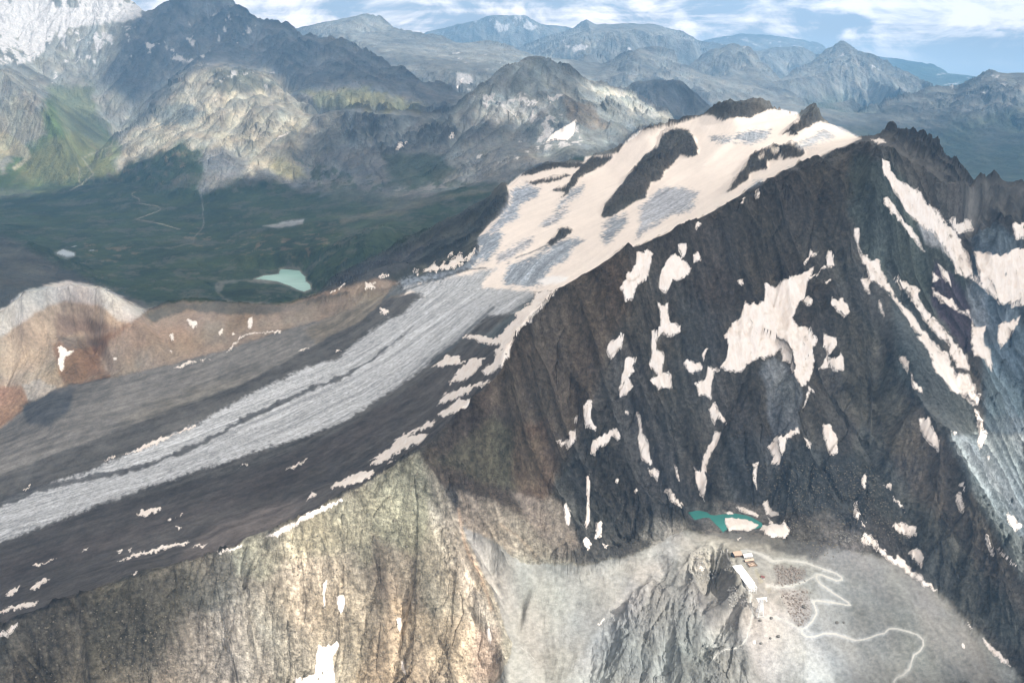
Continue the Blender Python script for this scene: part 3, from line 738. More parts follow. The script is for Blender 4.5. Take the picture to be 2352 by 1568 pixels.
paint([(880,350),(1000,360),(1060,390),(960,430),(900,420)], (.045,.060,.035), 8, 6, 6, 0.8)
paint(cr('A',1380,1050,1500,1010,1700,1100,1600,1250,1380,1340,1360,1300,1400,1180), (.150,.152,.150), 8, 5, 6)
paint(cr('A',1800,1545,1900,1528,2000,1500,2078,1500,2070,1530,2000,1545,1900,1560), (.22,.23,.235), 3, 1)
paint(cr('A',1820,1130,1900,1080,2050,1130,2100,1210,2000,1230,1880,1200), (.26,.245,.15), 8, 4, 5, 0.8)
paint([(860,590),(1000,520),(1165,430),(1160,470),(1110,530),(1095,560),(1080,610),(1010,640),(940,650),(880,640),(820,640)], (.060,.066,.062), 8, 3)
paint([(760,640),(860,590),(980,560),(960,600),(860,650),(780,665)], (.075,.078,.080), 8, 3)
paint([(770,420),(1000,470),(860,560),(780,520),(700,470)], (.045,.060,.036), 20, 6, 10, 0.7)
stroke(cr('A',930,1310,905,1320,900,1335,950,1360,950,1390,1080,1410,1098,1430,1090,1440,930,1500,1100,1530,1230,1568), 0.9, (.20,.19,.16), 0.6, 0.2, .8)
stroke(cr('A',1362,1300,1382,1360,1388,1420,1385,1470,1395,1520,1380,1568), 1.2, (.17,.18,.17), 1.0, 1.0, .7)
stroke(cr('D',1375,30,1330,80,1320,120,1180,150), 1.0, (.17,.17,.15), .8, .5, .6)
stroke(cr('A',860,790,900,830,780,930,760,1000,560,1080,640,1190,560,1260,480,1300), 1.3, (.26,.25,.20), 1.0, .8, .7)
stroke(cr('A',700,720,740,820,780,880), 2.2, (.27,.26,.23), 1.5, 1, .7)
stroke(cr('A',530,1130,545,1180,540,1240,555,1260), 1.6, (.28,.27,.20), 1.2, 1, .7)
paint(cr('A',0,900,90,930,200,1020,215,1080,100,1170,80,1150,170,1080,50,1060,0,1100), (.27,.25,.17), 3, 2)
for p_ in (cr('B',0,1500,400,1400,700,1340,1100,1270,1150,1240,1160,1270,800,1350,420,1460,0,1540),):
    paint(p_, (.14,.13,.10), 4, 4, 4, 0.6)
paint(cr('D',1470,400,1500,375,1640,372,1800,370,1900,395,1820,395,1650,385,1540,400,1500,470,1600,520,1560,520,1480,460), (.16,.16,.14), 3, 3, 2, .7)
# -- orange and white ridge
paint([(-100,760),(0,716),(60,668),(150,648),(230,660),(335,714),(300,745),(240,760),(250,860),(130,892),(0,985),(-100,1010)], (.34,.26,.185), 5, 4, zone=3)
paint([(240,760),(300,740),(335,714),(420,692),(640,702),(860,640),(920,650),(900,672),(760,728),(640,762),(530,800),(400,835),(260,867),(225,845)], (.28,.205,.150), 6, 3, zone=3)
paint([(-100,760),(0,716),(60,666),(150,646),(240,662),(335,714),(300,742),(272,735),(235,705),(150,690),(80,718),(0,775),(-100,810)], (.40,.41,.42), 5, 3, 3)
paint([(120,790),(230,775),(290,745),(240,800),(230,845),(250,862),(150,885),(130,850)], (.24,.125,.062), 8, 5, 6)
paint([(130,720),(250,745),(280,760),(170,765),(130,790),(125,750)], (.22,.15,.11), 8, 4, 3)
paint([(-30,890),(40,880),(60,900),(70,930),(0,980),(-30,990)], (.30,.16,.09), 6, 5, 5)
paint([(50,885),(90,870),(130,885),(130,895),(70,930)], (.33,.32,.31), 5, 4, 4)
paint([(130,775),(200,770),(240,790),(200,800),(150,800)], (.13,.115,.10), 6, 4, 3, .7)
for i_, (u_, v_) in enumerate(((330,830),(415,790),(490,770),(560,735),(700,735))):
    paint([(u_-22,v_-30),(u_+22,v_-34),(u_+26,v_+16),(u_-20,v_+18)], ((.21,.195,.18), (.30,.20,.125))[i_ % 2], 12, 5, 4, .6)
paint([(330,722),(400,694),(540,694),(640,702),(700,688),(800,670),(780,694),(700,706),(620,722),(520,722),(430,712),(350,740)], (.115,.105,.085), 5, 5, 3)
paint([(640,705),(780,685),(900,655),(880,690),(760,728),(660,745)], (.20,.17,.14), 8, 5, 3, .8)
for pl_, c_ in ((LAKE1, (.17,.17,.145)), (POND1, (.12,.125,.115)), (TARN, (.15,.16,.165))):
    stroke(pl_+pl_[:1], 2.6, c_, 2.2, 2.0, .8)
# -- grey moraine field
paint([(-250,1010),(0,985),(60,933),(130,892),(260,867),(400,835),(530,800),(640,762),(760,728),(850,690),(900,672),(935,655),(960,650),(930,675),(880,705),(830,750),(790,790),(680,860),(570,915),(460,975),(300,1050),(200,1092),(0,1152),(-250,1230)], (.160,.155,.148), 4, 2.5, zone=2)
paint([(280,960),(420,900),(600,850),(740,800),(700,840),(520,910),(350,975)], (.165,.155,.135), 14, 6, 8, .6)
paint([(50,930),(120,900),(170,890),(160,940),(110,980),(60,970)], (.080,.085,.092), 6, 4)
paint([(700,760),(850,680),(925,680),(880,730),(800,790),(740,800)], (.175,.155,.125), 8, 5, 5, .8)
paint([(900,655),(1010,640),(1080,620),(1060,640),(960,655),(880,690)], (.11,.12,.125), 4, 3)
# -- dark moraine below the crest
paint(DARKMORAINE, (.066,.062,.060), 4, 3, zone=2)
paint([(0,1290),(420,1170),(700,1040),(900,930),(920,960),(640,1130),(300,1240),(0,1340)], (.066,.058,.056), 14, 6, 10, .6)
paint([(430,1260),(500,1200),(640,1150),(700,1150),(640,1215),(500,1270),(400,1300)], (.12,.105,.10), 14, 6, 4, .7)
paint([(1160,715),(1210,690),(1230,700),(1190,760),(1100,800),(1130,740)], (.06,.07,.072), 5, 5)
# -- glacier: ice, firn, ribs of rock
SNOWC = (.80,.725,.665); ICE = (.42,.44,.465)
paint(GLACIER, SNOWC, 1.5, 1.2, zone=1)
TONGUE = cr('E',420,415,780,345,900,330,1000,300,1060,290,1080,310,1020,350,970,400,980,425,1300,440,1330,460,1330,500,1240,560,1200,600,1000,620,850,760,700,860,600,950,540,1000,400,1100,200,1230,0,1360,-600,1560,-1400,1820,-2324,2170,-2800,2300,-2800,2032,-2324,1889,-1908,1734,-1729,1683,-1432,1556,-955,1341,-628,1154,-300,996,0,900,80,820,250,690,350,630,430,610,480,545,560,480,430,440)
paint([(-300,1100),(0,1090),(560,880),(830,735),(880,690),(1010,655),(1120,668),(1215,672),(1300,665),(1240,710),(1100,780),(970,870),(780,990),(560,1080),(200,1170),(0,1260),(-300,1400)], (.085,.083,.080), 3, 2.5, zone=2)
paint(TONGUE, ICE, 0.5, 2.5, zone=1, alpha=0.0)
idx, d = FD.sdf(TONGUE, 30, 2.5, 2)
w_ = sstep(d+5*CRV[idx]+3*HX[idx], -4, 7)*sstep(d, -10, 2)*LIMIT[idx]
ALB[idx] = ALB[idx]*(1-w_[:, None])+np.array(ICE, F32)*w_[:, None]
for p_, c_ in ((cr('E',940,80,1060,30,1130,60,1060,170,1000,230,900,290,780,340,420,420,400,390,700,290,860,240,940,160), (.26,.30,.35)),
          (cr('E',1110,370,1150,280,1300,210,1440,140,1520,100,1620,80,1670,100,1600,150,1560,230,1450,280,1400,330,1420,380,1350,415,1120,412), (.28,.32,.37)),
          (cr('C',210,940,350,935,500,900,610,905,590,950,490,1005,420,980,260,980), (.27,.30,.34)),
          (cr('C',780,1000,870,930,990,900,1060,930,960,970,850,1010), (.36,.38,.41)),
          (cr('C',720,1160,770,1140,820,1160,760,1190), (.30,.32,.34)),
          (cr('C',460,1290,500,1240,560,1225,580,1250,520,1290), (.33,.36,.40)),
          (cr('C',0,1320,40,1330,100,1400,60,1440,0,1460,-200,1400,-120,1340), (.36,.38,.41)),
          (cr('B',1180,1290,1280,1250,1360,1290,1330,1350,1240,1400,1230,1470,1200,1500,1050,1600,1000,1600,1150,1420,1160,1330), (.30,.34,.40)),
          (cr('B',1470,1430,1560,1320,1670,1275,1650,1340,1550,1400,1480,1440), (.30,.33,.37)),
          (cr('B',1370,1540,1480,1450,1570,1420,1500,1500,1420,1545), (.34,.36,.40)),
          (cr('B',2060,1400,2180,1290,2352,1280,2440,1330,2400,1400,2180,1510,2090,1568,2040,1620), (.36,.38,.42)),
          (cr('E',1780,100,1800,20,1850,-40,1960,-90,1960,-30,1900,40,1880,100,1820,130), (.26,.29,.33)),
          (cr('E',1060,190,1200,140,1330,90,1300,150,1150,230,1080,260), (.38,.39,.42))):
    idx, d = FD.sdf(p_, 24, 3, 6)
    w_ = sstep(d+11*CRV[idx], -6, 7)*sstep(d, -16, 4)
    cc_ = np.array(c_, F32)[None, :]*(1.08-0.28*np.clip(CRV[idx], -1, 1))[:, None]
    ALB[idx] = ALB[idx]*(1-w_[:, None])+cc_*w_[:, None]
paint(cr('E',970,400,1040,340,1090,290,1130,300,1085,400,1180,418,1000,425), SNOWC, 1.5, 1.5)
paint(cr('E',1350,380,1450,345,1560,350,1540,385,1400,410), (.88,.86,.85), 5, 2)
MEDIAL = cr('E',500,690,420,752,330,838,200,930,100,990,0,1045,-60,1062)+cr('D',2130,1112,1900,1222,1650,1335,1500,1420,1330,1510,1200,1560)+cr('G',1000,82,860,115,620,165,380,215,200,260,0,340,-300,440)
for i_ in range(len(MEDIAL)-1):
    w_ = np.interp(i_, [0, 2, 5, 9, 14, 20], [1.2, 2.4, 4.5, 4.5, 5.5, 9])
    stroke([MEDIAL[i_], MEDIAL[i_+1]], w_*(0.8+0.5*((i_*7) % 3)/2), (.065,.066,.068), 2.6, 4.5, .92)
stroke(cr('E',420,450,780,330,900,300,1000,292), 1.8, (.10,.11,.12), 1.4, 1.5, .8)
stroke(cr('E',620,950,760,830,960,640,1050,560), 3, (.08,.09,.10), 2.5, 2.0, .8)
stroke(cr('E',1200,225,1340,170,1480,115), 1.5, (.10,.11,.12), 1.4, 1.2, .8)
paint(cr('E',960,740,1040,720,1200,560,1320,480,1340,520,1200,640,1120,730,1040,790), (.10,.115,.12), 6, 5, 5, .9)
for n_ in NUNATAKS: paint(n_, (.082,.078,.070), 1.0, 3.2, zone=8, hf=0.4)
paint(cr('E',500,290,700,230,860,170,900,60,950,50,930,130,860,260,760,310,640,330,520,340), (.085,.088,.075), 4, 3, zone=2)
for p_ in (cr('C',625,1005,680,1010,680,1040,650,1055,625,1045), cr('C',530,1060,580,1050,570,1080,545,1090)):
    paint(p_, SNOWC, .8, 1)
# -- near mountain
LIMIT = NEARM
paint([(900,1100),(960,1045),(1100,905),(1160,820),(1215,720),(1290,655),(1440,572),(1440,700),(1360,900),(1270,1120),(1250,1260),(1150,1240),(1060,1120)], (0.088,0.071,0.055), 18, 6, 14)
paint([(1000,1060),(1130,960),(1240,1000),(1240,1120),(1130,1120),(1060,1090)], (0.120,0.110,0.073), 14, 6, 10, .8)
paint([(1180,980),(1260,960),(1290,1080),(1230,1180),(1180,1100)], (0.110,0.072,0.051), 12, 6, 8, .6)
paint([(1450,570),(1640,480),(1850,370),(1960,345),(1960,520),(1900,700),(1820,640),(1650,720),(1520,640)], (0.067,0.058,0.048), 20, 6, 14, .7)
paint([(1960,350),(2040,370),(2160,520),(2220,640),(2240,800),(2100,760),(1990,600),(1950,480)], (0.069,0.080,0.072), 14, 6, 8)
paint([(2040,600),(2120,720),(2180,820),(2240,960),(2250,1050),(2140,980),(2060,840)], (0.073,0.080,0.077), 12, 4, 6)
paint(cr('F',1500,600,1700,830,1850,1050,2000,1200,2020,1400,1960,1568,1700,1300,1500,1000), (0.081,0.088,0.086), 10, 4, 6, .8)
paint(cr('F',1740,240,1860,340,1960,480,2000,660,1990,880,1940,860,1870,760,1720,560,1720,420), (0.062,0.054,0.072), 6, 5)
paint(cr('F',1050,600,1200,600,1350,800,1560,1200,1700,1568,1300,1568,1150,1200,1100,900), (0.110,0.102,0.083), 18, 6, 14, .8)
paint([(1980,960),(2120,1160),(2250,1300),(2352,1420),(2352,1500),(2160,1380),(2040,1200),(1940,1080)], (0.081,0.088,0.084), 14, 5, 10, .8)
paint([(2180,995),(2352,1000),(2352,1340),(2290,1230),(2230,1130)], (0.200,0.230,0.240), 8, 5, 6)
paint([(2240,470),(2352,560),(2352,1000),(2260,1000),(2250,800),(2230,640)], (0.102,0.130,0.153), 8, 6, 6)
paint(cr('F',1620,0,1800,0,1880,160,1850,200,1780,160,1700,150), (0.330,0.350,0.370), 6, 5, 4)
paint(cr('F',1960,400,2100,470,2130,700,2000,700), (0.240,0.270,0.300), 8, 6, 6, .7)
paint(cr('F',2080,840,2352,700,2352,1300,2100,1300), (0.100,0.140,0.170), 10, 6, 6, .8)
paint([(1550,690),(1660,700),(1640,880),(1560,1100),(1520,1000)], (0.075,0.076,0.073), 16, 5, 8, .6)
paint([(1400,820),(1480,780),(1560,1080),(1640,1160),(1500,1180),(1420,1060)], (0.073,0.073,0.073), 16, 5, 8, .6)
paint([(1680,1010),(1800,1000),(1960,1060),(2000,1200),(1860,1290),(1760,1200),(1660,1150)], (0.069,0.072,0.072), 14, 5, 8)
paint(cr('F',560,940,640,900,700,940,760,970,830,1110,840,1180,800,1280,820,1390,700,1430,640,1440,600,1330,590,1100,540,1010), (0.150,0.165,0.185), 5, 2)
# -- limestone foreground
paint([(-200,1500),(0,1440),(180,1368),(420,1292),(545,1258),(640,1214),(760,1155),(860,1095),(960,1040),(1010,1105),(1060,1200),(1120,1330),(1180,1480),(1200,1600),(-200,1600)], (0.255,0.231,0.185), 5, 3)
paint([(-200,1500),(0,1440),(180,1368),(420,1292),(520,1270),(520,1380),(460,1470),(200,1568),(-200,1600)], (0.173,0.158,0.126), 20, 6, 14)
paint([(520,1250),(640,1214),(860,1095),(960,1042),(1000,1150),(980,1240),(900,1300),(720,1290),(600,1330),(540,1320)], (0.260,0.248,0.189), 14, 6, 10)
paint([(640,1300),(800,1260),(860,1400),(800,1568),(600,1568),(560,1400)], (0.317,0.286,0.230), 20, 6, 14)
paint([(985,1150),(1030,1200),(1090,1330),(1150,1450),(1130,1460),(1050,1330),(1000,1250)], (0.423,0.388,0.323), 9, 4, 5)
paint([(860,1230),(950,1280),(980,1400),(900,1420),(850,1330)], (0.195,0.171,0.140), 14, 6, 8)  # blob of cloud shade, darkened in the limestone colour too
paint([(900,1380),(1100,1430),(1160,1568),(820,1568)], (0.286,0.242,0.183), 16, 6, 12, .9)
paint([(430,1400),(560,1400),(640,1500),(620,1600),(350,1600)], (0.321,0.278,0.223), 22, 6, 14)
paint([(1090,1450),(1160,1440),(1180,1568),(1080,1568)], (0.217,0.171,0.140), 14, 6, 8, .7)
paint([(1050,1130),(1150,1160),(1240,1200),(1320,1290),(1250,1330),(1180,1380),(1120,1290),(1060,1200)], (0.269,0.236,0.189), 10, 4, 6)
paint([(1180,1130),(1290,1150),(1330,1250),(1290,1290),(1240,1230)], (0.219,0.186,0.154), 10, 5, 5)
stroke(cr('H',810,380,850,600,900,730,960,830,1010,960,1030,1060), 3.0, (0.364,0.279,0.201), 3.0, 2.5, .7)
stroke(cr('H',1100,480,1200,560,1280,630,1340,700,1350,760), 2.5, (0.348,0.276,0.205), 3.0, 2.5, .6)
for p_, z_ in (([(1060,1210),(1130,1240),(1200,1290),(1330,1300),(1450,1280),(1560,1220),(1700,1225),(1900,1250),(2060,1290),(2180,1380),(2352,1568),(2352,1620),(1120,1620),(1180,1480),(1120,1330)], 7),):
    paint(p_, (0.221,0.217,0.184), 9, 4, 5, zone=7)
paint([(1180,1270),(1330,1300),(1450,1290),(1420,1400),(1360,1600),(1150,1600),(1150,1440),(1120,1330)], (0.261,0.243,0.198), 16, 5, 10)
paint([(1500,1250),(1560,1225),(1700,1230),(1680,1262),(1560,1285),(1400,1470),(1340,1600),(1280,1600),(1400,1400)], (0.301,0.289,0.258), 10, 4, 6, .8)
paint([(1850,1250),(1960,1255),(2060,1300),(2180,1400),(2352,1600),(2180,1600),(2060,1420),(1960,1330),(1860,1300)], (0.195,0.193,0.176), 10, 4, 6, .9)
paint([(1840,1190),(1900,1170),(2010,1260),(1960,1262),(1860,1262)], (0.143,0.135,0.123), 8, 4, 3)
paint([(1770,1180),(1850,1180),(1920,1250),(1870,1285),(1770,1262)], (0.096,0.090,0.083), 8, 5, 4)
paint([(1960,1330),(2060,1420),(2120,1500),(2160,1600),(2040,1600),(1960,1480),(1910,1400)], (0.197,0.188,0.160), 16, 6, 10, .7)
paint([(1620,1290),(1670,1265),(1700,1360),(1700,1440),(1640,1450),(1600,1380)], (0.178,0.169,0.149), 6, 5, 4)
paint([(1560,1270),(1640,1262),(1640,1300),(1560,1320)], (0.327,0.302,0.255), 6, 6, 4)
paint([(1700,1380),(1780,1390),(1860,1440),(1920,1568),(1760,1568),(1700,1480)], (0.336,0.314,0.266), 14, 5, 8, .8)
paint(cr('I',640,760,860,780,860,860,760,900,660,890), (0.184,0.159,0.135), 4, 4)
paint(cr('I',680,930,880,920,900,1100,860,1180,800,1180,720,1040), (0.253,0.223,0.187), 4, 5)
paint(cr('I',505,780,530,790,560,850,570,880,540,890,520,830), (0.253,0.231,0.132), 2, 2, 0, .8)
paint(cr('I',570,900,630,920,610,960,590,940), (0.261,0.244,0.149), 2, 2, 0, .6)
paint([(1590,1150),(1660,1150),(1780,1165),(1800,1250),(1700,1245),(1620,1225)], (0.143,0.136,0.125), 6, 4)
paint(cr('H',2120,430,2352,470,2352,600,2200,640,2060,560), (0.254,0.242,0.217), 10, 5, 4)

for pl_, w_ in (ROADS_P[0], 5.5), (ROADS_P[1], 4.5), (ROADS_P[2], 4.5), (ROADS_P[3], 5):
    stroke(pl_, w_, (.36,.36,.34), 3.0, 1.5, .55)
z7 = ZONE == 7
mn = ALB[z7].mean(1, keepdims=True)
ALB[z7] = ALB[z7]*0.4+mn*np.array((0.97, 1.0, 1.0), F32)*0.6
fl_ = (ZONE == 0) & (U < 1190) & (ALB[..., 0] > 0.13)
ALB[fl_] *= 1.22  # foreground albedo raised in place of stronger sunlight
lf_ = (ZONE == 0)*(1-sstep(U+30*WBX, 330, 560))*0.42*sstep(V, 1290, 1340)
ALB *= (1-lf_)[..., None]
z3 = ZONE == 3
mn = ALB[z3].mean(1, keepdims=True)
ALB[z3] = ALB[z3]*0.58+mn*np.array((1.12, 1.0, .86), F32)*0.42
# -- variation in the stone itself: strata, tints, rubble against bedrock
n1 = fbm(PX, PY, 420.0, 4, 0.6, 3.1); n2 = fbm(PX+0.6*PZ, PY-0.4*PZ, 46.0, 4, 0.7, 7.7); n3 = fbm(PX, PY+PZ, 10.0, 3, 0.7, 1.2)
n4 = fbm(PX*0.8+PZ, PY*0.3, 130.0, 4, 0.65, 4.4)
nearf = sstep(-PY, -3500, -1800)
farf = 1-nearf
amp = np.where((ZONE == 1), 0.05, np.where(ZONE == 2, 0.10, np.where(ZONE == 7, 0.17, 0.30))).astype(F32)
var = 1+amp*(0.8*n1+0.8*n4*1.0+0.75*n2*(0.4+0.6*nearf)+1.3*n3*nearf)
ALB *= np.clip(var, 0.35, 1.9)[..., None]
tint = np.clip(fbm(PX, PY, 260.0, 4, 0.6, 11.0)*0.9, -1, 1)*(amp > 0.15)
ALB[..., 0] *= 1+0.09*tint; ALB[..., 2] *= 1-0.10*tint
gt = np.clip(fbm(PX, PY, 180.0, 3, 0.6, 23.0), -1, 1)*(amp > 0.15)
ALB[..., 1] *= 1+0.03*gt
# loose rubble collects in the hollows: paler and smoother than the ribs
conc = np.clip((H0+0.0-H)/np.maximum(PY/160.0, 6.0), -1, 1)*ROUGH
dlo = gauss(H.astype(F32), 3.0, 0); dlo = gauss(dlo, 3.0, 1)
conc2 = np.clip((dlo-H)/np.maximum(PY/420.0, 1.6), -1, 1)*np.clip(ROUGH, 0, 1)
ALB *= (1+0.22*conc+0.20*conc2)[..., None]
rk = sstep(fbm(PX, PY, 300.0, 5, 0.65, 31.0)+0.5*fbm(PX, PY, 60.0, 3, 0.7, 3.0), 0.25, 0.55)*(ZONE == 4)*0.55
ALB = ALB*(1-rk[..., None])+np.array((.085,.085,.070), F32)*rk[..., None]
# fall-line streaks of the moraines along the ice flow
gi = np.nonzero((ZONE == 1) | (ZONE == 2))
st = fbm(ACR[gi]/9.0, ALO[gi]/190.0, 1.0, 4, 0.7)
st2 = fbm(ACR[gi]/30.0, ALO[gi]/700.0, 1.0, 3, 0.6, 4.0)
ismor = ZONE[gi] == 2
f_ = np.where(ismor, 0.10*st+0.20*st2+0.25*n1[gi]+0.2*n2[gi], 0.0)
ALB[gi] *= np.clip(1+f_, 0.4, 1.8)[:, None]
icy = (~ismor) & (ALB[gi][:, 0] < 0.55)
f_ = np.where(icy, 0.26*st+0.30*st2+0.05*CRV[gi], 0.05*st2+0.02*CRV[gi])
ALB[gi] *= np.clip(1+f_, 0.4, 1.6)[:, None]
ALB = np.clip(ALB, 0.012, 0.9)
log('painted')
# ------------------------------------------------------------------ materials
def ground_mat(name, rough=0.95, bump=0.6, s1=0.25, s2=0.05, var=0.35, d1=1.0, streak=False, spec=0.15):
    m = bpy.data.materials.new(name); m.use_nodes = True; g = NT(m.node_tree)
    geo = g.n('ShaderNodeNewGeometry'); pos = geo.outputs['Position']
    at = g.n('ShaderNodeAttribute', attribute_name='albedo')
    a = g.noise(pos, s1, 5.0, 0.65, 0.4)
    b = g.noise(pos, s2, 6.0, 0.6, 0.2)
    f = g.math('ADD', g.math('MULTIPLY', a, 0.55), g.math('MULTIPLY', b, 0.45))
    f = g.mapr(f, 0.30, 0.70, 1-var, 1+var)
    if streak:
        xa = g.n('ShaderNodeAttribute', attribute_name='across').outputs['Fac']
        xl = g.n('ShaderNodeAttribute', attribute_name='along').outputs['Fac']
        cv_ = g.n('ShaderNodeCombineXYZ', ins={0: g.math('MULTIPLY', xa, 0.075), 1: g.math('MULTIPLY', xl, 0.016)})
        s_ = g.noise(cv_.outputs[0], 1.0, 8.0, 0.80, 2.4)
        cw_ = g.n('ShaderNodeCombineXYZ', ins={0: g.math('MULTIPLY', xa, 0.015), 1: g.math('MULTIPLY', xl, 0.07)})
        s2_ = g.noise(cw_.outputs[0], 1.0, 6.0, 0.7, 2.4)
        f2 = g.math('ADD', g.math('ADD', g.math('MULTIPLY', s_, 0.55), g.math('MULTIPLY', s2_, 0.12)), g.math('MULTIPLY', a, 0.33))
        lum = g.n('ShaderNodeSeparateColor', ins={0: at.outputs['Color']}).outputs[0]
        icy = g.mapr(lum, 0.50, 0.66, 1.0, 0.10)
        f2 = g.mapr(f2, 0.38, 0.62, -0.60, 0.50)
        f = g.math('ADD', 1.0, g.math('MULTIPLY', f2, icy))
        hgt = g.math('ADD', g.math('MULTIPLY', s_, 2.2), g.math('MULTIPLY', a, 0.6))
    else:
        hgt = g.math('ADD', g.math('MULTIPLY', a, d1), g.math('MULTIPLY', b, d1*2.5))
    cc = g.n('ShaderNodeVectorMath', operation='SCALE')
    g.nt.links.new(at.outputs['Color'], cc.inputs[0]); g.nt.links.new(f, cc.inputs['Scale'])
    bp = g.n('ShaderNodeBump', ins={'Strength': bump, 'Distance': 1.0, 'Height': hgt})
    p = g.n('ShaderNodeBsdfPrincipled', ins={'Roughness': rough, 'Specular IOR Level': spec, 'Base Color': cc.outputs[0], 'Normal': bp.outputs[0]})
    o = g.n('ShaderNodeOutputMaterial'); g.nt.links.new(p.outputs[0], o.inputs[0])
    return m
M_ROCK = ground_mat('rock', bump=1.0, s1=0.30, s2=0.08, var=0.62, d1=3.5)
M_SCREE = ground_mat('scree', bump=0.7, s1=0.45, s2=0.07, var=0.26, d1=1.2)
M_MOR = ground_mat('moraine_rubble', bump=0.8, s1=0.22, s2=0.05, var=0.24, d1=1.6)
M_ICE = ground_mat('glacier_ice', rough=0.7, bump=0.55, s1=0.10, s2=0.02, streak=True, spec=0.3)
M_VAL = ground_mat('alpine_meadow', bump=0.5, s1=0.05, s2=0.012, var=0.45, d1=4.0, spec=0.05)
M_MTN = ground_mat('mountain_rock', bump=0.9, s1=0.035, s2=0.010, var=0.32, d1=14.0)
M_FAR = ground_mat('far_rock', bump=0.8, s1=0.012, s2=0.004, var=0.28, d1=40.0)
def simple(name, rgb, rough=0.7, spec=0.3, nscale=1.0, var=0.12, metal=0.0, bump=0.0):
    m = bpy.data.materials.new(name); m.use_nodes = True; g = NT(m.node_tree)
    tcn = g.n('ShaderNodeTexCoord'); nz = g.noise(tcn.outputs['Object'], nscale, 4.0, 0.6)
    f = g.mapr(nz, 0.3, 0.7, 1-var, 1+var)
    cc = g.n('ShaderNodeVectorMath', operation='SCALE'); cc.inputs[0].default_value = rgb; g.nt.links.new(f, cc.inputs['Scale'])
    p = g.n('ShaderNodeBsdfPrincipled', ins={'Roughness': rough, 'Specular IOR Level': spec, 'Base Color': cc.outputs[0], 'Metallic': metal})
    if bump:
        bp = g.n('ShaderNodeBump', ins={'Strength': bump, 'Distance': 0.5, 'Height': nz}); g.nt.links.new(bp.outputs[0], p.inputs['Normal'])
    o = g.n('ShaderNodeOutputMaterial'); g.nt.links.new(p.outputs[0], o.inputs[0])
    return m
def snow_mat():
    m = bpy.data.materials.new('old_snow'); m.use_nodes = True; g = NT(m.node_tree)
    geo = g.n('ShaderNodeNewGeometry'); pos = geo.outputs['Position']
    a = g.noise(pos, 0.05, 6.0, 0.6, 0.5); b = g.noise(g.scalev(pos, (1.0, 0.25, 0.25)), 0.12, 6.0, 0.65, 0.6); c = g.noise(pos, 0.6, 4.0, 0.7)
    t = g.mapr(g.math('ADD', g.math('MULTIPLY', a, 0.5), g.math('MULTIPLY', b, 0.5)), 0.40, 0.68, smooth=True)
    cc = g.mix(t, (.79,.745,.71,1), (.70,.62,.56,1))
    cc = g.mix(g.mapr(c, 0.56, 0.72, 0.0, 0.45, smooth=True), cc, (.35,.31,.28,1))
    cc = g.mix(g.mapr(g.noise(g.scalev(pos, (1.0, 0.15, 0.15)), 0.25, 6.0, 0.7, 1.0), 0.52, 0.70, 0.0, 0.35, smooth=True), cc, (.50,.45,.41,1))
    bp = g.n('ShaderNodeBump', ins={'Strength': 0.4, 'Distance': 1.0, 'Height': g.math('ADD', g.math('MULTIPLY', b, 2.0), c)})
    p = g.n('ShaderNodeBsdfPrincipled', ins={'Roughness': 0.8, 'Specular IOR Level': 0.15, 'Base Color': cc, 'Normal': bp.outputs[0]})
    o = g.n('ShaderNodeOutputMaterial'); g.nt.links.new(p.outputs[0], o.inputs[0])
    return m
M_SNOW = snow_mat()

# ------------------------------------------------------------------ terrain objects
IDX = np.arange(NA*NR).reshape(NA, NR)
Q = np.stack([IDX[:-1, :-1], IDX[1:, :-1], IDX[1:, 1:], IDX[:-1, 1:]], -1).reshape(-1, 4)
ZQ = ZONE[:-1, :-1].ravel()
YQ = PY[:-1, :-1].ravel(); UQ = U[:-1, :-1].ravel(); VQ = V[:-1, :-1].ravel()
# mid-distance and far ground split into the separate mountains one sees
ZO = ZQ.astype(np.int16)
m5 = ZO == 5; xa = (PX/PY)[:-1, :-1].ravel()
ZO[m5 & (YQ < 4500)] = 50
ZO[m5 & (YQ >= 4500) & (UQ > 1035)] = 51
ZO[m5 & (YQ >= 4500) & (UQ <= 1035) & (YQ < 10300) & (UQ > 270)] = 52
ZO[m5 & (YQ >= 4500) & (UQ <= 1035) & (YQ >= 10300) & (UQ > 315)] = 53
ZO[m5 & (YQ >= 4500) & (ZO == 5)] = 54
m6 = ZO == 6
ZO[m6 & (YQ > 22800)] = 60
ZO[m6 & (YQ <= 22800) & (UQ < 1400)] = 61
ZO[m6 & (YQ <= 22800) & (UQ >= 1400) & (UQ < 1770)] = 62
ZO[m6 & (YQ <= 22800) & (UQ >= 1770) & (YQ > 15700)] = 63
ZO[ZO == 6] = 64
# near mountain: limestone foreground against the dark face
zn = ZO == 0
ZO[zn & (UQ < 1085) & (xa < 0.02)] = 70
SPEC = {0: ('dark_rock_face', M_ROCK), 70: ('limestone_foreground_ridge', M_ROCK), 1: ('glacier', M_ICE), 2: ('moraine', M_MOR), 3: ('orange_rock_ridge', M_SCREE), 4: ('valley_floor', M_VAL),
        7: ('scree_plateau', M_SCREE), 8: ('nunatak_rock', M_ROCK), 50: ('glacier_rim_ridge', M_MTN), 51: ('pyramid_mountain', M_MTN), 52: ('limestone_cliff_mountain', M_MTN), 53: ('shaded_mountain', M_MTN), 54: ('snowy_valley_mountain', M_MTN),
        60: ('horizon_mountains', M_FAR), 61: ('blue_mountain_range', M_FAR), 62: ('pale_cliff_mountain', M_FAR), 63: ('pointed_far_mountain', M_FAR), 64: ('far_valley_mountain', M_FAR)}
ALBF = np.concatenate([ALB.reshape(-1, 3), np.ones((NA*NR, 1), F32)], 1)
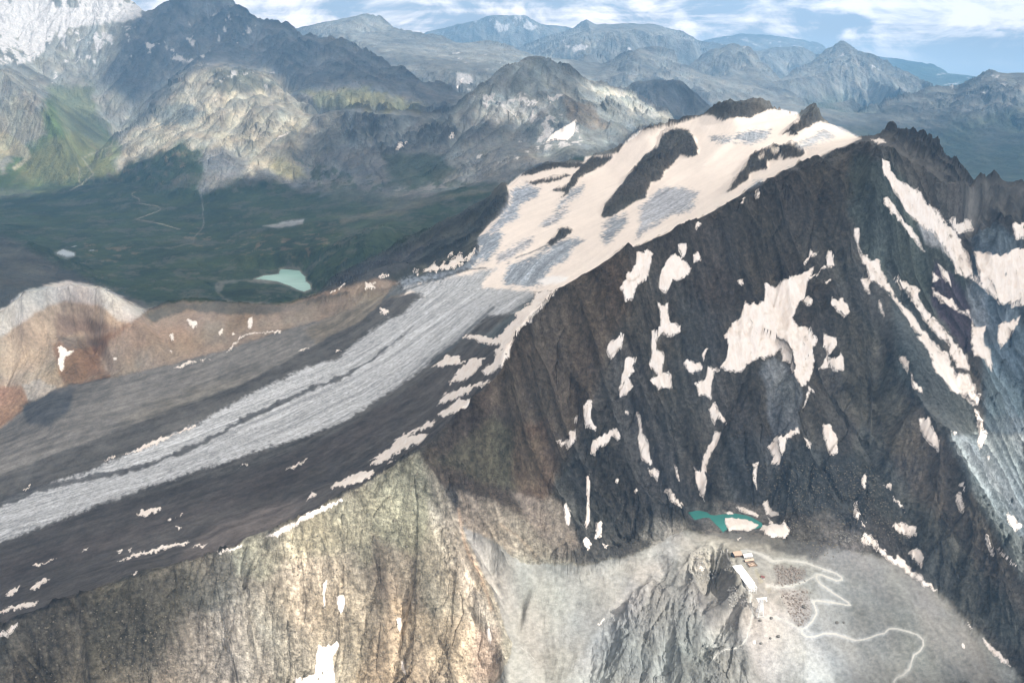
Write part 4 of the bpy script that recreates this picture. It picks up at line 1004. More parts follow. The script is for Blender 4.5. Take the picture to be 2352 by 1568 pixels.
# snow lying in far gullies and on high far ground
hs = fbm(PX, PY, 900.0, 5, 0.6, 2.0)
def far_snow(poly, thr, c=(.46,.45,.45)):
    idx, d = FD.sdf(poly, 6, 4, 4)
    n_ = WX[idx]*0.7+hs[idx]*0.3
    f_ = sstep(d, -3, 3)*sstep(n_, thr, thr+0.10)
    r = (idx[0]*NR+idx[1])
    ALBF[r, :3] = ALBF[r, :3]*(1-f_[:, None])+np.array(c, F32)*f_[:, None]
for p_, t_ in (([(-60,-60),(330,-20),(335,25),(290,50),(160,60),(130,75),(110,110),(70,140),(0,150),(-60,160)], -0.25), ([(0,20),(320,15),(330,40),(200,55),(120,72),(0,90)], -3.0),
               ([(120,60),(260,70),(260,140),(160,130)], 0.25), ([(150,125),(260,120),(255,145),(100,150)], 0.30), ([(60,130),(140,150),(160,190),(90,200)], 0.5),
               ([(280,60),(480,80),(490,150),(400,140),(290,130)], 0.30), ([(430,30),(600,45),(560,100),(450,95)], 0.34), ([(460,160),(640,165),(640,200),(560,215)], 0.42),
               ([(1100,215),(1300,210),(1290,290),(1140,300)], 0.22), ([(1250,290),(1330,290),(1340,330),(1230,345)], 0.1), ([(1060,300),(1240,320),(1230,370),(1050,370)], 0.5),
               ([(1080,40),(1220,35),(1240,70),(1120,75)], 0.2), ([(1280,85),(1600,85),(1600,120),(1330,125)], 0.45), ([(1640,80),(1880,85),(1880,115),(1640,110)], 0.3), ([(1050,170),(1090,175),(1080,205),(1050,200)], -0.1),
               ([(1900,110),(2000,120),(2060,170),(1900,160)], 0.55), ([(2150,170),(2352,170),(2352,220),(2180,215)], 0.45), ([(1040,120),(1160,110),(1180,150),(1060,180)], 0.5), ([(400,270),(760,260),(820,400),(500,420)], 0.85)):
    far_snow(p_, t_)
used = np.empty(NA*NR, np.int32)
for z_, (nm, mat_) in SPEC.items():
    qq = Q[ZO == z_]
    if not len(qq): log('empty zone', nm); continue
    flag = np.zeros(NA*NR, bool); flag[qq.ravel()] = True
    ids = np.nonzero(flag)[0]; used[ids] = np.arange(len(ids))
    uvs = {'across': ACR.ravel()[ids], 'along': ALO.ravel()[ids]} if z_ == 1 else None
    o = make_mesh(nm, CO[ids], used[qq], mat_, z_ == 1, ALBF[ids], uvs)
    o['kind'] = 'structure'
# the ground goes on beyond the surveyed fan, on both sides and below the viewpoint
rr = np.unique(np.concatenate([np.arange(0, NR, 5), [NR-1]]))
for side, i_ in ((1, NA-2), (-1, 1)):
    ye = PY[i_, rr].astype(float); ze = PZ[i_, rr].astype(float); a_e = agrid[i_]
    K = 40; co_, al_ = [], []
    for k in range(K+1):
        t = k/K; a_ = a_e+side*1.6*t**1.5; tt2 = 1-(1-t)**2
        xx = a_*ye; nz2 = fbm(xx, ye, 1500.0, 5, 0.55, 4.0)*ye*0.045*min(1, t*4)
        zt_ = np.interp(ye, [600, 1500, 3000, 8000, 14000, 39000], [2350, 2500, 2600, 2500, 2700, 1200])
        co_.append(np.stack([xx, ye, ze*(1-tt2)+zt_*tt2+nz2-0.5], 1))
        al_.append(ALBF[i_*NR+rr])
    co_ = np.concatenate(co_); al_ = np.concatenate(al_); n_ = len(rr)
    id_ = np.arange((K+1)*n_).reshape(K+1, n_)
    qq = np.stack([id_[:-1, :-1], id_[1:, :-1], id_[1:, 1:], id_[:-1, 1:]], -1).reshape(-1, 4)
    if side < 0: qq = qq[:, ::-1]
    make_mesh('outer_mountain_slopes', co_.astype(F32), qq, M_ROCK, False, al_)['kind'] = 'structure'
cc_ = np.arange(0, NA, 8); K = 16; co_, al_ = [], []
for k in range(K+1):
    t = k/K; y_ = PY[cc_, 0]*(1-t)+60*t; x_ = PX[cc_, 0]
    co_.append(np.stack([x_, y_, PZ[cc_, 0]-0.5-260*t+fbm(x_, y_, 180.0, 4, 0.55)*14*min(1, t*4)], 1)); al_.append(ALBF[cc_*NR])
id_ = np.arange((K+1)*len(cc_)).reshape(K+1, len(cc_))
qq = np.stack([id_[:-1, :-1], id_[1:, :-1], id_[1:, 1:], id_[:-1, 1:]], -1).reshape(-1, 4)[:, ::-1]
make_mesh('lower_mountain_slope', np.concatenate(co_).astype(F32), qq, M_ROCK, False, np.concatenate(al_))['kind'] = 'structure'
log('terrain objects')

# ------------------------------------------------------------------ sheets that lie on the ground (snow, water, roads): cut from the ground grid along their outline
T_A = np.stack([Q[:, 0], Q[:, 1], Q[:, 2]], 1); T_B = np.stack([Q[:, 0], Q[:, 2], Q[:, 3]], 1)
QI = np.arange((NA-1)*(NR-1)).reshape(NA-1, NR-1)
NSX = WX; NSY = WY
LEFTOVER = []
def sheet(name, polys, mat_, lift=0.25, thick=1.6, ramp=0.6, warp=1.6, bw=0.0, holes=(), smooth=True, zflat=None, width=None, closed=True, hf=0.0, split=False):
    F = np.full(NA*NR, -1.0, F32)
    rows = []
    for p in polys:
        if width is None: idx, d = FD.sdf(p, 8, warp, bw, hf=hf)
        else:
            idx, d = FD.sdf(p, width+4, warp, bw, close=False); d = width-d
        r = idx[0]*NR+idx[1]
        F[r] = np.maximum(F[r], d)
    for p in holes:
        idx, d = FD.sdf(p, 6, warp, bw); r = idx[0]*NR+idx[1]
        F[r] = np.minimum(F[r], -d)
    if hf > 1.5:
        spot = HX.ravel()+0.6*HY.ravel()
        F = np.where(F > 0, np.minimum(F, (1.3-spot)*8.0), F)
    pos = F > 0
    if not pos.any(): log('no ground under', name); return None
    ii, jj = np.nonzero(pos.reshape(NA, NR))
    i0, i1 = max(ii.min()-1, 0), min(ii.max()+1, NA-2); j0, j1 = max(jj.min()-1, 0), min(jj.max()+1, NR-2)
    qi = QI[i0:i1+1, j0:j1+1].ravel()
    tr = np.concatenate([T_A[qi], T_B[qi]])
    s = (F[tr] > 0).sum(1)
    full = tr[s == 3]
    cut = tr[(s == 1) | (s == 2)]
    verts = {}; nv = []
    # boundary points on grid edges
    out = [full]
    newco = []; newf = []
    ek = {}
    def epoint(a, b):
        k_ = (a, b) if a < b else (b, a)
        if k_ in ek: return ek[k_]
        fa, fb = float(F[k_[0]]), float(F[k_[1]])
        t_ = fa/(fa-fb) if fa != fb else 0.5
        if not (0 <= t_ <= 1): t_ = 0.5
        newco.append(CO[k_[0]]*(1-t_)+CO[k_[1]]*t_)
        ek[k_] = NA*NR+len(newco)-1
        return ek[k_]
    ext = []
    for a, b, c in cut.tolist():
        pa, pb, pc = F[a] > 0, F[b] > 0, F[c] > 0
        n_ = pa+pb+pc
        while not ((n_ == 1 and pa) or (n_ == 2 and not pa)):
            a, b, c = b, c, a; pa, pb, pc = pb, pc, pa
        if n_ == 1: ext.append((a, epoint(a, b), epoint(a, c)))
        else:
            e1, e2 = epoint(a, b), epoint(a, c)
            ext.append((e1, b, c)); ext.append((e1, c, e2))
    allt = np.concatenate([full, np.array(ext, np.int64).reshape(-1, 3)])
    ids, inv = np.unique(allt.ravel(), return_inverse=True)
    allco = np.empty((len(ids), 3), F32); dd = np.zeros(len(ids), F32)
    isg = ids < NA*NR
    allco[isg] = CO[ids[isg]]; dd[isg] = F[ids[isg]]
    if newco: allco[~isg] = np.array(newco, F32)[ids[~isg]-NA*NR]
    sc_ = np.maximum(allco[:, 1]/2000.0, 0.6)
    allco[:, 2] += (lift+thick*(1-np.exp(-dd*ramp/thick)))*sc_
    if zflat is not None: allco[:, 2] = zflat
    if split:
        tt_ = inv.reshape(-1, 3); lb = np.arange(len(allco))
        for _ in range(4000):
            m_ = lb[tt_].min(1); old = lb.copy()
            for k_ in range(3): np.minimum.at(lb, tt_[:, k_], m_)
            lb = lb[lb]
            if (lb == old).all(): break
        fl_ = lb[tt_[:, 0]]; u_, c_ = np.unique(fl_, return_counts=True); main = u_[c_.argmax()]
        for part, keep in ((fl_ != main, False), (fl_ == main, True)):
            tp = tt_[part]
            if not len(tp): continue
            i_, v_ = np.unique(tp.ravel(), return_inverse=True)
            if keep: allco, inv = allco[i_], v_
            else: LEFTOVER.append((allco[i_], v_.reshape(-1, 3)))
    me_o = make_mesh(name, allco-allco.mean(0), inv.reshape(-1, 3), mat_, smooth)
    me_o.location = allco.mean(0).tolist()
    return me_o
# ------------------------------------------------------------------ snow lying on the ground, one object per patch
G_NEAR = 'snow patches on the dark mountain face'
G_MOR = 'snow patches on the moraine below the crest'
G_OR = 'snow patches on the orange ridge'
G_LIM = 'snow patches on the pale limestone foreground'
SNOWLIST = [
 # crop, label, group, polygon
 ('F', 'largest ragged snow field in the middle of the dark mountain face', G_NEAR, [440,520,520,545,580,510,580,390,650,420,720,370,830,330,880,310,925,280,900,345,1000,275,1010,180,1035,170,1045,250,1065,280,985,300,910,350,870,400,860,480,800,550,770,630,790,680,880,700,940,760,940,800,900,850,920,960,880,1060,830,1100,780,1010,760,960,700,930,690,840,640,890,560,910,470,950,400,1010,310,1000,270,980,320,900,330,830,305,760,340,690,400,640,430,590]),
 ('F', 'thin snow tail hanging below the right corner of the largest snow field', G_NEAR, [880,1090,930,1135,890,1150,860,1220,830,1280,850,1190,870,1130]),
 ('F', 'small compact snow patch left of the foot of the largest snow field', G_NEAR, [20,930,60,920,140,950,130,1000,80,1020,40,980]),
 ('F', 'hooked snow patch just below the left corner of the largest snow field', G_NEAR, [190,965,280,985,240,1010,210,1080,215,1185,180,1160,130,1175,95,1070,160,1060,180,1010]),
 ('F', 'pointed snow patch with a thin tail just below the hooked patch', G_NEAR, [240,1205,290,1290,325,1370,260,1310,240,1360,190,1260]),
 ('F', 'long snow strip reaching down from under the pointed patch', G_NEAR, [235,1400,285,1420,260,1510,215,1568,180,1640,185,1740,165,1880,130,1820,105,1740,95,1650,110,1670,150,1700,160,1568,210,1480]),
 ('F', 'small triangular snow patch on the right edge of the largest snow field', G_NEAR, [840,500,880,490,915,510,900,550,870,555,850,530]),
 ('F', 'jagged snow patch right of the largest snow field, at the height of its top', G_NEAR, [1025,485,1075,515,1110,490,1145,540,1160,600,1125,625,1065,590,1035,550]),
 ('F', 'tiny crescent of snow above the jagged patch on the dark face', G_NEAR, [985,375,1010,385,1040,365,1020,400,1000,405]),
 ('F', 'forked snow patch right of the foot of the largest snow field', G_NEAR, [985,735,1040,770,1070,770,1080,830,1040,860,1010,900,1040,910,1070,910,1105,865,1120,960,1110,985,1050,995,1020,960,980,975,940,980,980,930,1000,870,980,820]),
 ('F', 'star shaped snow patch above the thin neck of the largest snow field', G_NEAR, [885,150,910,190,955,195,930,210,890,215,850,280,835,265,880,220]),
 ('F', 'long snow gully running from below the summit down the right side of the face', G_NEAR, [1195,10,1225,20,1225,140,1260,200,1300,240,1340,235,1355,215,1390,330,1420,380,1440,440,1560,580,1640,690,1760,830,1840,870,1850,950,1880,1000,1970,1020,2000,1080,2050,1170,2040,1230,1990,1200,1930,1160,1850,1130,1800,1060,1740,1000,1720,920,1690,850,1620,760,1650,750,1580,690,1500,560,1390,420,1320,380,1300,400,1305,470,1260,430,1230,375,1290,370,1250,250,1200,110]),
 ('F', 'second snow gully right of the long one, parallel to it', G_NEAR, [1455,350,1510,370,1570,400,1640,450,1620,480,1680,560,1740,640,1800,700,1880,790,1940,870,1960,900,1980,1000,1900,960,1850,900,1840,820,1750,740,1650,640,1600,530,1540,440,1480,390]),
 ('F', 'thin snow band slanting across the purple cliff', G_NEAR, [1720,420,1760,460,1850,500,1900,560,1980,600,1985,640,1940,600,1850,560,1790,520,1740,480]),
 ('F', 'snow runnel at the foot of the purple cliff, right of both gullies', G_NEAR, [1990,600,2010,690,2090,690,2080,790,2120,860,2140,1010,2100,960,2060,900,2000,880,1990,720]),
 ('F', 'broad snow field at the right edge behind the dark face', G_NEAR, [1850,190,1930,190,2000,320,2060,400,2000,170,2100,190,2200,210,2300,150,2420,180,2420,560,2352,560,2200,540,2100,460,2060,420,1990,350,1920,330,1870,250]),
 ('F', 'rounded snow patch low on the right, below the broad snow field', G_NEAR, [2170,680,2330,630,2280,740,2200,840,2170,800]),
 ('F', 'small snow sliver above the purple cliff', G_NEAR, [1750,250,1830,320,1860,420,1800,360]),
 ('F', 'tiny snow triangle left of the sliver above the purple cliff', G_NEAR, [1725,320,1780,370,1730,380]),
 ('F', 'upper of the two short snow slivers left of the long gully', G_NEAR, [1495,870,1560,930,1550,1020,1510,930]),
 ('F', 'lower of the two short snow slivers left of the long gully', G_NEAR, [1570,1000,1610,1080,1650,1110,1655,1150,1590,1110]),
 ('F', 'leaf shaped snow patch on the scree below the long gully', G_NEAR, [1635,1320,1700,1320,1740,1400,1770,1490,1770,1550,1700,1490,1640,1400]),
 ('F', 'drop shaped snow patch right of the grey ice tongue', G_NEAR, [975,1350,1030,1370,1070,1440,1080,1568,1020,1568,970,1420]),
 ('F', 'ragged snow patch at the snout of the grey ice tongue', G_NEAR, [595,1520,660,1450,720,1440,810,1380,820,1410,730,1470,720,1530,690,1600,670,1640,630,1630,640,1580]),
 ('F', 'small snow patch between the ice tongue snout and the drop shaped patch', G_NEAR, [845,1440,905,1490,890,1540,860,1500]),
 ('F', 'ragged snow strip trailing off the lower end of the long gully', G_NEAR, [2010,1230,2070,1340,2060,1380,2100,1420,2090,1470,2040,1530,2030,1480,2050,1420]),
 ('F', 'narrow snow streak on the slope left of the long gully', G_NEAR, [1345,500,1380,550,1405,640,1370,590]),
 ('F', 'snow patch in the notch beside the grey col ice, upper right of the face', G_NEAR, [1530,-10,1590,40,1620,80,1680,180,1600,120,1560,50]),
 ('C', 'steep snow couloir under the summit on the right', G_NEAR, [1375,1090,1430,1100,1440,1160,1500,1240,1560,1260,1640,1300,1700,1400,1780,1470,1860,1568,1920,1640,1980,1780,2000,1900,1900,1880,1840,1740,1740,1600,1640,1540,1570,1480,1520,1400,1450,1290,1400,1200]),
 ('C', 'snow strip left of the steep summit couloir', G_NEAR, [1385,1345,1440,1350,1480,1440,1520,1500,1580,1568,1640,1640,1560,1590,1480,1500,1420,1420]),
 ('C', 'small snow cornice on the summit of the dark mountain', G_NEAR, [1300,955,1340,960,1380,945,1415,970,1360,985,1330,975]),
 ('C', 'round white snow spot just below the crest line', G_NEAR, [505,1320,530,1312,545,1330,540,1350,515,1355,500,1340]),
 ('C', 'thin slit of snow beside the round spot below the crest', G_NEAR, [415,1390,440,1350,458,1348,430,1385]),
 ('C', 'small snow patch under the crest left of the slit', G_NEAR, [95,1560,110,1520,150,1508,130,1550,110,1568]),
 ('C', 'snow patch at the right edge under the dark shoulder', G_NEAR, [1830,1500,1880,1490,1880,1540,1990,1500,2010,1568,1950,1600,1880,1600]),
 ('C', 'snow patch cut by the right edge of the photo under the shoulder', G_NEAR, [2275,1535,2352,1525,2440,1540,2440,1640,2300,1640]),
 ('E', 'tall slanting snow patch high on the left of the face, nearest to the crest', G_NEAR, [2030,185,2100,160,2130,200,2090,390,2040,400,2010,490,1950,540,1920,430,1940,380,1990,300,2030,260]),
 ('E', 'broad snow patch right of the tall slanting one near the crest', G_NEAR, [2230,230,2290,200,2352,240,2400,300,2350,360,2280,390,2230,450,2210,460,2190,440,2190,350]),
 ('E', 'long ladder shaped snow patch winding down the middle left of the face', G_NEAR, [2170,520,2200,550,2240,530,2250,600,2260,680,2320,670,2330,730,2240,760,2200,740,2160,790,2170,850,2220,880,2210,950,2200,1010,2260,1010,2275,1110,2180,1120,2120,1050,2170,1030,2120,960,2130,850,2130,720,2180,700,2190,600]),
 ('E', 'short wedge of snow left of the ladder shaped patch', G_NEAR, [1840,800,1900,760,1960,750,1930,830,1890,880,1850,930,1815,850]),
 ('E', 'snow patch directly below the short wedge', G_NEAR, [1950,900,2030,900,2000,950,2010,1010,1980,1040,2010,1110,1960,1140,1910,1180,1895,1110,1920,1040]),
 ('E', 'boot shaped snow patch on the brown slope left of the face', G_NEAR, [1690,1190,1720,1200,1720,1320,1760,1380,1750,1410,1680,1380,1660,1260]),
 ('E', 'smiling crescent of snow low on the brown slope', G_NEAR, [1470,1460,1530,1480,1570,1460,1570,1400,1620,1410,1610,1470,1560,1525,1510,1500]),
 ('E', 'arched snow patch right of the smiling crescent', G_NEAR, [1720,1480,1800,1430,1860,1400,1880,1380,1920,1440,1910,1470,1850,1440,1810,1510,1760,1520,1740,1568,1700,1550]),
 ('E', 'narrow snow chute right of the arched patch', G_NEAR, [2015,1270,2050,1310,2070,1420,2120,1500,2125,1568,2130,1640,2060,1600,2035,1470,2040,1380]),
 ('E', 'tiny snow blot between the boot and the crescent', G_NEAR, [1600,1310,1625,1300,1625,1345,1600,1340]),
 ('E', 'tiny snow blot above the narrow chute', G_NEAR, [1945,1258,1980,1278,1975,1292,1950,1280]),
 ('F', 'small snow patch at the far left of the face centre, highest of three', G_NEAR, [-20,130,45,125,55,160,20,220,-10,190]),
 ('F', 'small snow patch at the left of the face centre, middle one of three', G_NEAR, [90,190,120,180,145,240,95,260]),
 ('F', 'tiny snow spot above the upper left of the largest snow field', G_NEAR, [395,360,420,370,435,410,420,410]),
 ('F', 'snow fleck at the left shoulder of the largest snow field', G_NEAR, [140,880,170,850,200,845,180,880,150,920]),
 ('F', 'snow dot on the scree above the leaf shaped patch', G_NEAR, [1850,1400,1900,1420,1880,1435]),
 ('I', 'thin vertical snow strip above the teal tarn', G_NEAR, [500,70,535,45,520,120,535,240,510,200,495,120]),
 ('I', 'snow clump on the rubble right of the tarn', G_NEAR, [565,350,600,330,630,390,670,400,660,430,600,425,590,430]),
 ('I', 'large flat snow bank at the right shore of the tarn', G_NEAR, [590,430,650,470,700,490,720,460,755,525,735,540,720,580,640,570,540,530,570,490,620,490]),
 ('I', 'curved snow strip on the slope right of the tarn', G_NEAR, [1180,325,1215,350,1235,400,1215,450,1190,420]),
 ('I', 'short snow tail below the curved strip', G_NEAR, [1230,440,1275,490,1265,510]),
 ('I', 'narrow snow strip high above the winding road', G_NEAR, [1245,145,1265,150,1275,220,1265,255,1240,190]),
 ('I', 'small snow wedge beside the narrow strip above the road', G_NEAR, [1385,205,1450,210,1440,250,1420,240]),
 ('I', 'slanting snow streak below the small wedge', G_NEAR, [1445,285,1510,330,1515,360,1550,420,1510,370,1460,310]),
 ('I', 'blocky snow patch on the slope above the long diagonal snow band', G_NEAR, [1450,480,1590,480,1615,510,1615,570,1500,550]),
 ('I', 'kite shaped snow patch just above the long diagonal snow band', G_NEAR, [1560,680,1630,640,1665,690,1650,780,1600,730]),
 ('I', 'long diagonal snow band along the foot of the slope right of the road', G_NEAR, [1235,600,1260,535,1330,590,1360,640,1400,650,1470,720,1480,690,1540,730,1550,770,1640,830,1720,900,1770,950,1700,920,1600,850,1460,750,1360,665]),
 ('I', 'bright snow patch on the pale slope at the right', G_NEAR, [1880,270,1920,280,1950,370,1940,405,1890,350]),
 ('I', 'thin snow line above the bright patch on the pale slope', G_NEAR, [1900,200,1925,210,1950,260,1930,250]),
 ('I', 'upper snow streak on the pale slope', G_NEAR, [2095,10,2130,40,2110,45]),
 ('I', 'long snow streak down the pale slope at the right', G_NEAR, [2080,550,2100,560,2160,680,2150,700,2090,620]),
 ('I', 'lowest long snow streak on the pale slope near the right edge', G_NEAR, [2160,640,2330,780,2340,800,2200,690]),
 ('I', 'wide broken snow patch at the right edge of the pale slope', G_NEAR, [2230,400,2350,500,2290,530,2240,450]),
 ('I', 'lone snow strip low in the bottom right corner', G_NEAR, [2060,1250,2130,1310,2200,1380,2265,1455,2230,1450,2140,1370,2080,1300]),
 ('I', 'small snow bit above the bottom right strip', G_NEAR, [1955,1150,1970,1155,2000,1190,1990,1195]),
 ('I', 'tiny snow dot left of the bottom right strip', G_NEAR, [1925,1305,1940,1295,1955,1335,1935,1340]),
 ('I', 'oval snow remnant below the platform left of the pylon', G_LIM, [415,1005,440,1000,450,1030,430,1048,412,1030]),
 ('I', 'small snow remnant on the rubble below the pylon', G_LIM, [490,1280,520,1270,520,1300,505,1312]),
 ('I', 'small snow remnant on the slabs left of the platform shadow', G_LIM, [122,775,150,770,170,785,150,800,128,792]),
 ('I', 'little snow oval on the road edge above the station', G_LIM, [385,575,420,574,424,584,395,588]),
 ('H', 'straight needle of snow on the dark rock left of the tarn', G_NEAR, [1680,150,1700,140,1712,200,1705,300,1710,460,1690,530,1676,470,1685,350]),
 ('H', 'curved snow patch left of the straight needle', G_NEAR, [1525,340,1545,335,1585,430,1570,490,1545,480]),
 ('H', 'snow patch right of the foot of the straight needle', G_NEAR, [1740,480,1790,460,1790,570,1740,580,1745,520]),
 ('H', 'snow clump at the foot of the straight needle', G_NEAR, [1655,600,1690,570,1725,620,1700,665,1670,630]),
 ('H', 'small snow wedge right of the clump below the needle', G_NEAR, [1790,610,1850,635,1810,640]),
 ('H', 'bent snow strip that reaches the left tip of the tarn', G_NEAR, [2220,260,2250,230,2290,290,2352,360,2320,370,2250,310]),
 ('H', 'triangular snow patch above the bent strip', G_NEAR, [2105,110,2150,95,2185,130,2170,195,2110,130]),
 ('H', 'small round snow spot left of the triangular patch', G_NEAR, [2010,240,2045,250,2030,280,2012,265]),
 ('H', 'thin snow sliver right of the triangular patch', G_NEAR, [2280,60,2310,110,2325,190,2300,150]),
 ('H', 'tiny snow blot above the round spot', G_NEAR, [1880,190,1910,160,1900,205]),
 ('H', 'small white snow oval in the pale gravel gully', G_LIM, [1760,1170,1810,1120,1800,1145,1765,1175]),
 ('H', 'bright snow strip on the brown spur of the limestone foreground', G_LIM, [1000,1195,1020,1200,1045,1280,1035,1305,1010,1270]),
 ('H', 'upper of two snow slivers in the cleft of the limestone face', G_LIM, [390,1120,415,1130,425,1180,410,1215,395,1170]),
 ('H', 'lower of two snow slivers in the cleft of the limestone face', G_LIM, [415,1410,440,1440,450,1520,430,1500]),
 ('H', 'snow sliver left of the cleft on the limestone face', G_LIM, [-20,970,30,960,40,1000,10,1100,-15,1060]),
 ('G', 'biggest bright snow patch at the bottom edge of the limestone face', G_LIM, [2170,1310,2230,1320,2270,1300,2310,1280,2320,1320,2280,1380,2280,1450,2295,1600,2010,1600,2015,1530,2100,1530,2160,1500,2160,1400]),
 ('G', 'narrow snow strip above the biggest bright patch', G_LIM, [2205,890,2235,860,2240,890,2220,950,2230,1020,2215,1100,2212,1020]),
 ('E', 'winding snow apron directly behind the crest beside the glacier', G_MOR, [1330,460,1480,440,1420,520,1380,560,1270,680,1240,700,1190,770,1170,850,1160,890,1100,970,1000,1030,960,1000,1060,920,1060,850,1100,810,1040,820,980,820,900,770,830,780,880,740,950,750,1050,770,1110,740,1140,690,1210,640,1200,600,1300,540,1330,500]),
 ('E', 'pinkish snow patch on the dark rubble right of the glacier', G_MOR, [620,970,700,920,740,880,760,890,820,900,830,940,870,900,840,950,720,960]),
 ('E', 'streaky snow patch between the pinkish patch and the crest', G_MOR, [790,1020,880,920,1000,900,960,960,930,1010,850,1060,740,1080]),
 ('E', 'broad smooth snow tongue below the streaky patch', G_MOR, [650,1240,720,1150,860,1100,1000,1060,1050,1060,900,1130,830,1180,720,1210]),
 ('E', 'thin snow lens below the broad smooth tongue', G_MOR, [660,1290,760,1230,820,1190,900,1190,880,1230,800,1280,700,1310]),
 ('E', 'long forked snow patch behind the apex of the limestone face', G_MOR, [200,1640,280,1568,400,1450,560,1360,650,1330,640,1370,560,1400,470,1430,600,1420,560,1480,450,1530,380,1568,260,1640]),
 ('E', 'feathered snow fan on the ridge left of the glacier bend', G_MOR, [570,320,650,250,660,290,720,240,700,290,830,180,850,230,790,280,930,150,900,230,780,290,650,320]),
 ('E', 'small snow patch above the feathered fan', G_MOR, [730,220,770,180,780,200,740,225]),
 ('E', 'triangular snow patch left of the feathered fan', G_MOR, [170,430,180,390,240,380,230,410,250,430,190,445]),
 ('E', 'tiny snow triangle above the left moraine', G_MOR, [240,350,290,330,350,350,290,360]),
 ('E', 'snow patch on the brown knoll beside the glacier', G_MOR, [270,550,300,565,340,590,300,620,280,600]),
 ('E', 'snow sliver left of the brown knoll', G_MOR, [-10,430,45,380,40,400,0,445]),
 ('E', 'short snow dash at the glacier margin above the brown knoll', G_MOR, [540,510,600,480,590,490]),
 ('E', 'snow hook at the right end of the feathered fan', G_MOR, [490,310,500,295,540,320,530,340]),
 ('D', 'angular snow patch in the middle of the orange slope', G_OR, [1275,645,1350,655,1350,700,1320,705,1290,690]),
 ('D', 'round snow spot left of the angular patch on the orange slope', G_OR, [1155,760,1185,745,1195,775,1175,795]),
 ('D', 'upright snow patch at the right of the orange slope', G_OR, [1690,650,1730,620,1735,650,1715,700,1695,700]),
 ('D', 'oval snow spot right of the angular patch on the orange slope', G_OR, [1485,730,1520,710,1530,730,1500,750]),
 ('D', 'small snow triangle below the upright patch on the orange slope', G_OR, [1585,730,1615,735,1590,758]),
 ('D', 'tiny snow dot below the round spot on the orange slope', G_OR, [1165,855,1180,850,1184,868,1170,872]),
 ('D', 'small snow spot left of the grey hook on the orange slope', G_OR, [770,910,800,897,800,915,775,935]),
 ('D', 'forked snow patch in the hollow of the orange hill', G_OR, [395,830,430,825,460,860,510,850,490,890,450,900,440,930,440,980,410,990,390,940,410,900]),
 ('D', 'long thin snow line at the foot of the orange slope, left half', G_OR, [1070,1005,1190,975,1280,935,1330,920,1340,935,1260,965,1120,995]),
 ('D', 'short thin snow line between the two long ones below the orange slope', G_OR, [1370,920,1470,900,1370,930]),
 ('D', 'curved thin snow line at the foot of the orange slope, right half', G_OR, [1540,870,1640,765,1700,740,1920,715,1925,735,1800,735,1650,770,1570,860]),
 ('D', 'snow dash on the grey moraine below the orange slope', G_MOR, [2040,855,2130,825,2060,865]),
 ('D', 'ragged snow line along the left margin of the ice tongue', G_MOR, [840,1560,920,1540,1080,1450,1150,1440,1330,1360,1340,1375,1200,1430,1080,1490,960,1540,860,1568]),
 ('D', 'snow sliver on the hill above the orange slope', G_MOR, [2245,460,2320,430,2352,395,2340,430,2260,465]),
 ('D', 'snow dash at the top end of the grey moraine', G_MOR, [2280,865,2340,845,2300,870]),
 ('G', 'snow dash at the left ice margin, below the ragged line', G_MOR, [700,50,780,10,800,15,720,50]),
 ('G', 'small snow dash left of the ice margin', G_MOR, [160,245,205,215,208,225,175,248]),
 ('G', 'lens of snow in the middle of the dark moraine', G_MOR, [920,415,980,385,1100,365,1100,390,990,430]),
 ('G', 'small slanting snow bit right of the lens', G_MOR, [1195,455,1250,400,1255,410]),
 ('G', 'small oval snow bit below the slanting bit', G_MOR, [1195,505,1250,490,1220,520]),
 ('G', 'snow nub between the lens and the oval bit', G_MOR, [1145,450,1175,440,1160,465]),
 ('G', 'small snow leaf left of the two ovals on the moraine', G_MOR, [550,675,610,635,600,655]),
 ('G', 'left of the two small snow ovals above the long snow streak', G_MOR, [785,665,840,655,830,678]),
 ('G', 'right of the two small snow ovals above the long snow streak', G_MOR, [870,660,910,640,890,665]),
 ('G', 'long snow streak on the lower moraine', G_MOR, [785,750,900,690,1000,670,1100,630,1300,600,1290,620,1150,650,1000,690,890,715]),
 ('G', 'short snow streak at the right end of the long streak', G_MOR, [1310,640,1350,620,1430,615,1390,635]),
 ('G', 'white snow edge right behind the limestone crest, shorter one', G_MOR, [1480,670,1670,620,1630,655,1500,678]),
 ('G', 'white snow edge right behind the limestone crest, longer one', G_MOR, [1800,570,1900,530,2000,470,2100,410,2180,370,2340,310,2340,325,2230,385,2150,420,2080,460,2020,490,1980,530,1910,562]),
 ('G', 'faint thin snow line at the far left of the moraine', G_MOR, [195,770,390,715,380,724,250,768]),
 ('G', 'left of the two snow lenses near the left edge', G_MOR, [40,975,60,940,135,900,120,940,80,975]),
 ('G', 'right of the two snow lenses near the left edge', G_MOR, [195,935,270,870,345,850,300,890,240,930]),
 ('G', 'snow strip cut by the left edge above the dark rocks', G_MOR, [-60,1090,0,1075,60,1045,160,1020,265,1000,240,1035,150,1060,50,1080,-60,1100]),
 ('G', 'lowest snow strip at the left edge', G_MOR, [-40,1260,0,1230,80,1170,130,1150,120,1180,40,1250]),
 ('G', 'tiny snow edge behind the crest left of the pinnacle', G_MOR, [885,825,945,812,930,830]),
 ('G', 'small upright snow bit near the limestone crest', G_MOR, [2090,325,2130,260,2160,270,2165,290]),
 ('G', 'slim snow strip above the upright bit', G_MOR, [1950,110,2000,80,2120,30,2100,50,2000,105]),
 ('G', 'slim snow dash left of the slim strip', G_MOR, [1620,100,1690,65,1700,75]),
 ('H', 'streaked snow patch behind the limestone crest left of its apex', G_MOR, [-60,220,60,160,150,120,235,115,230,145,130,200,20,225,-60,240]),
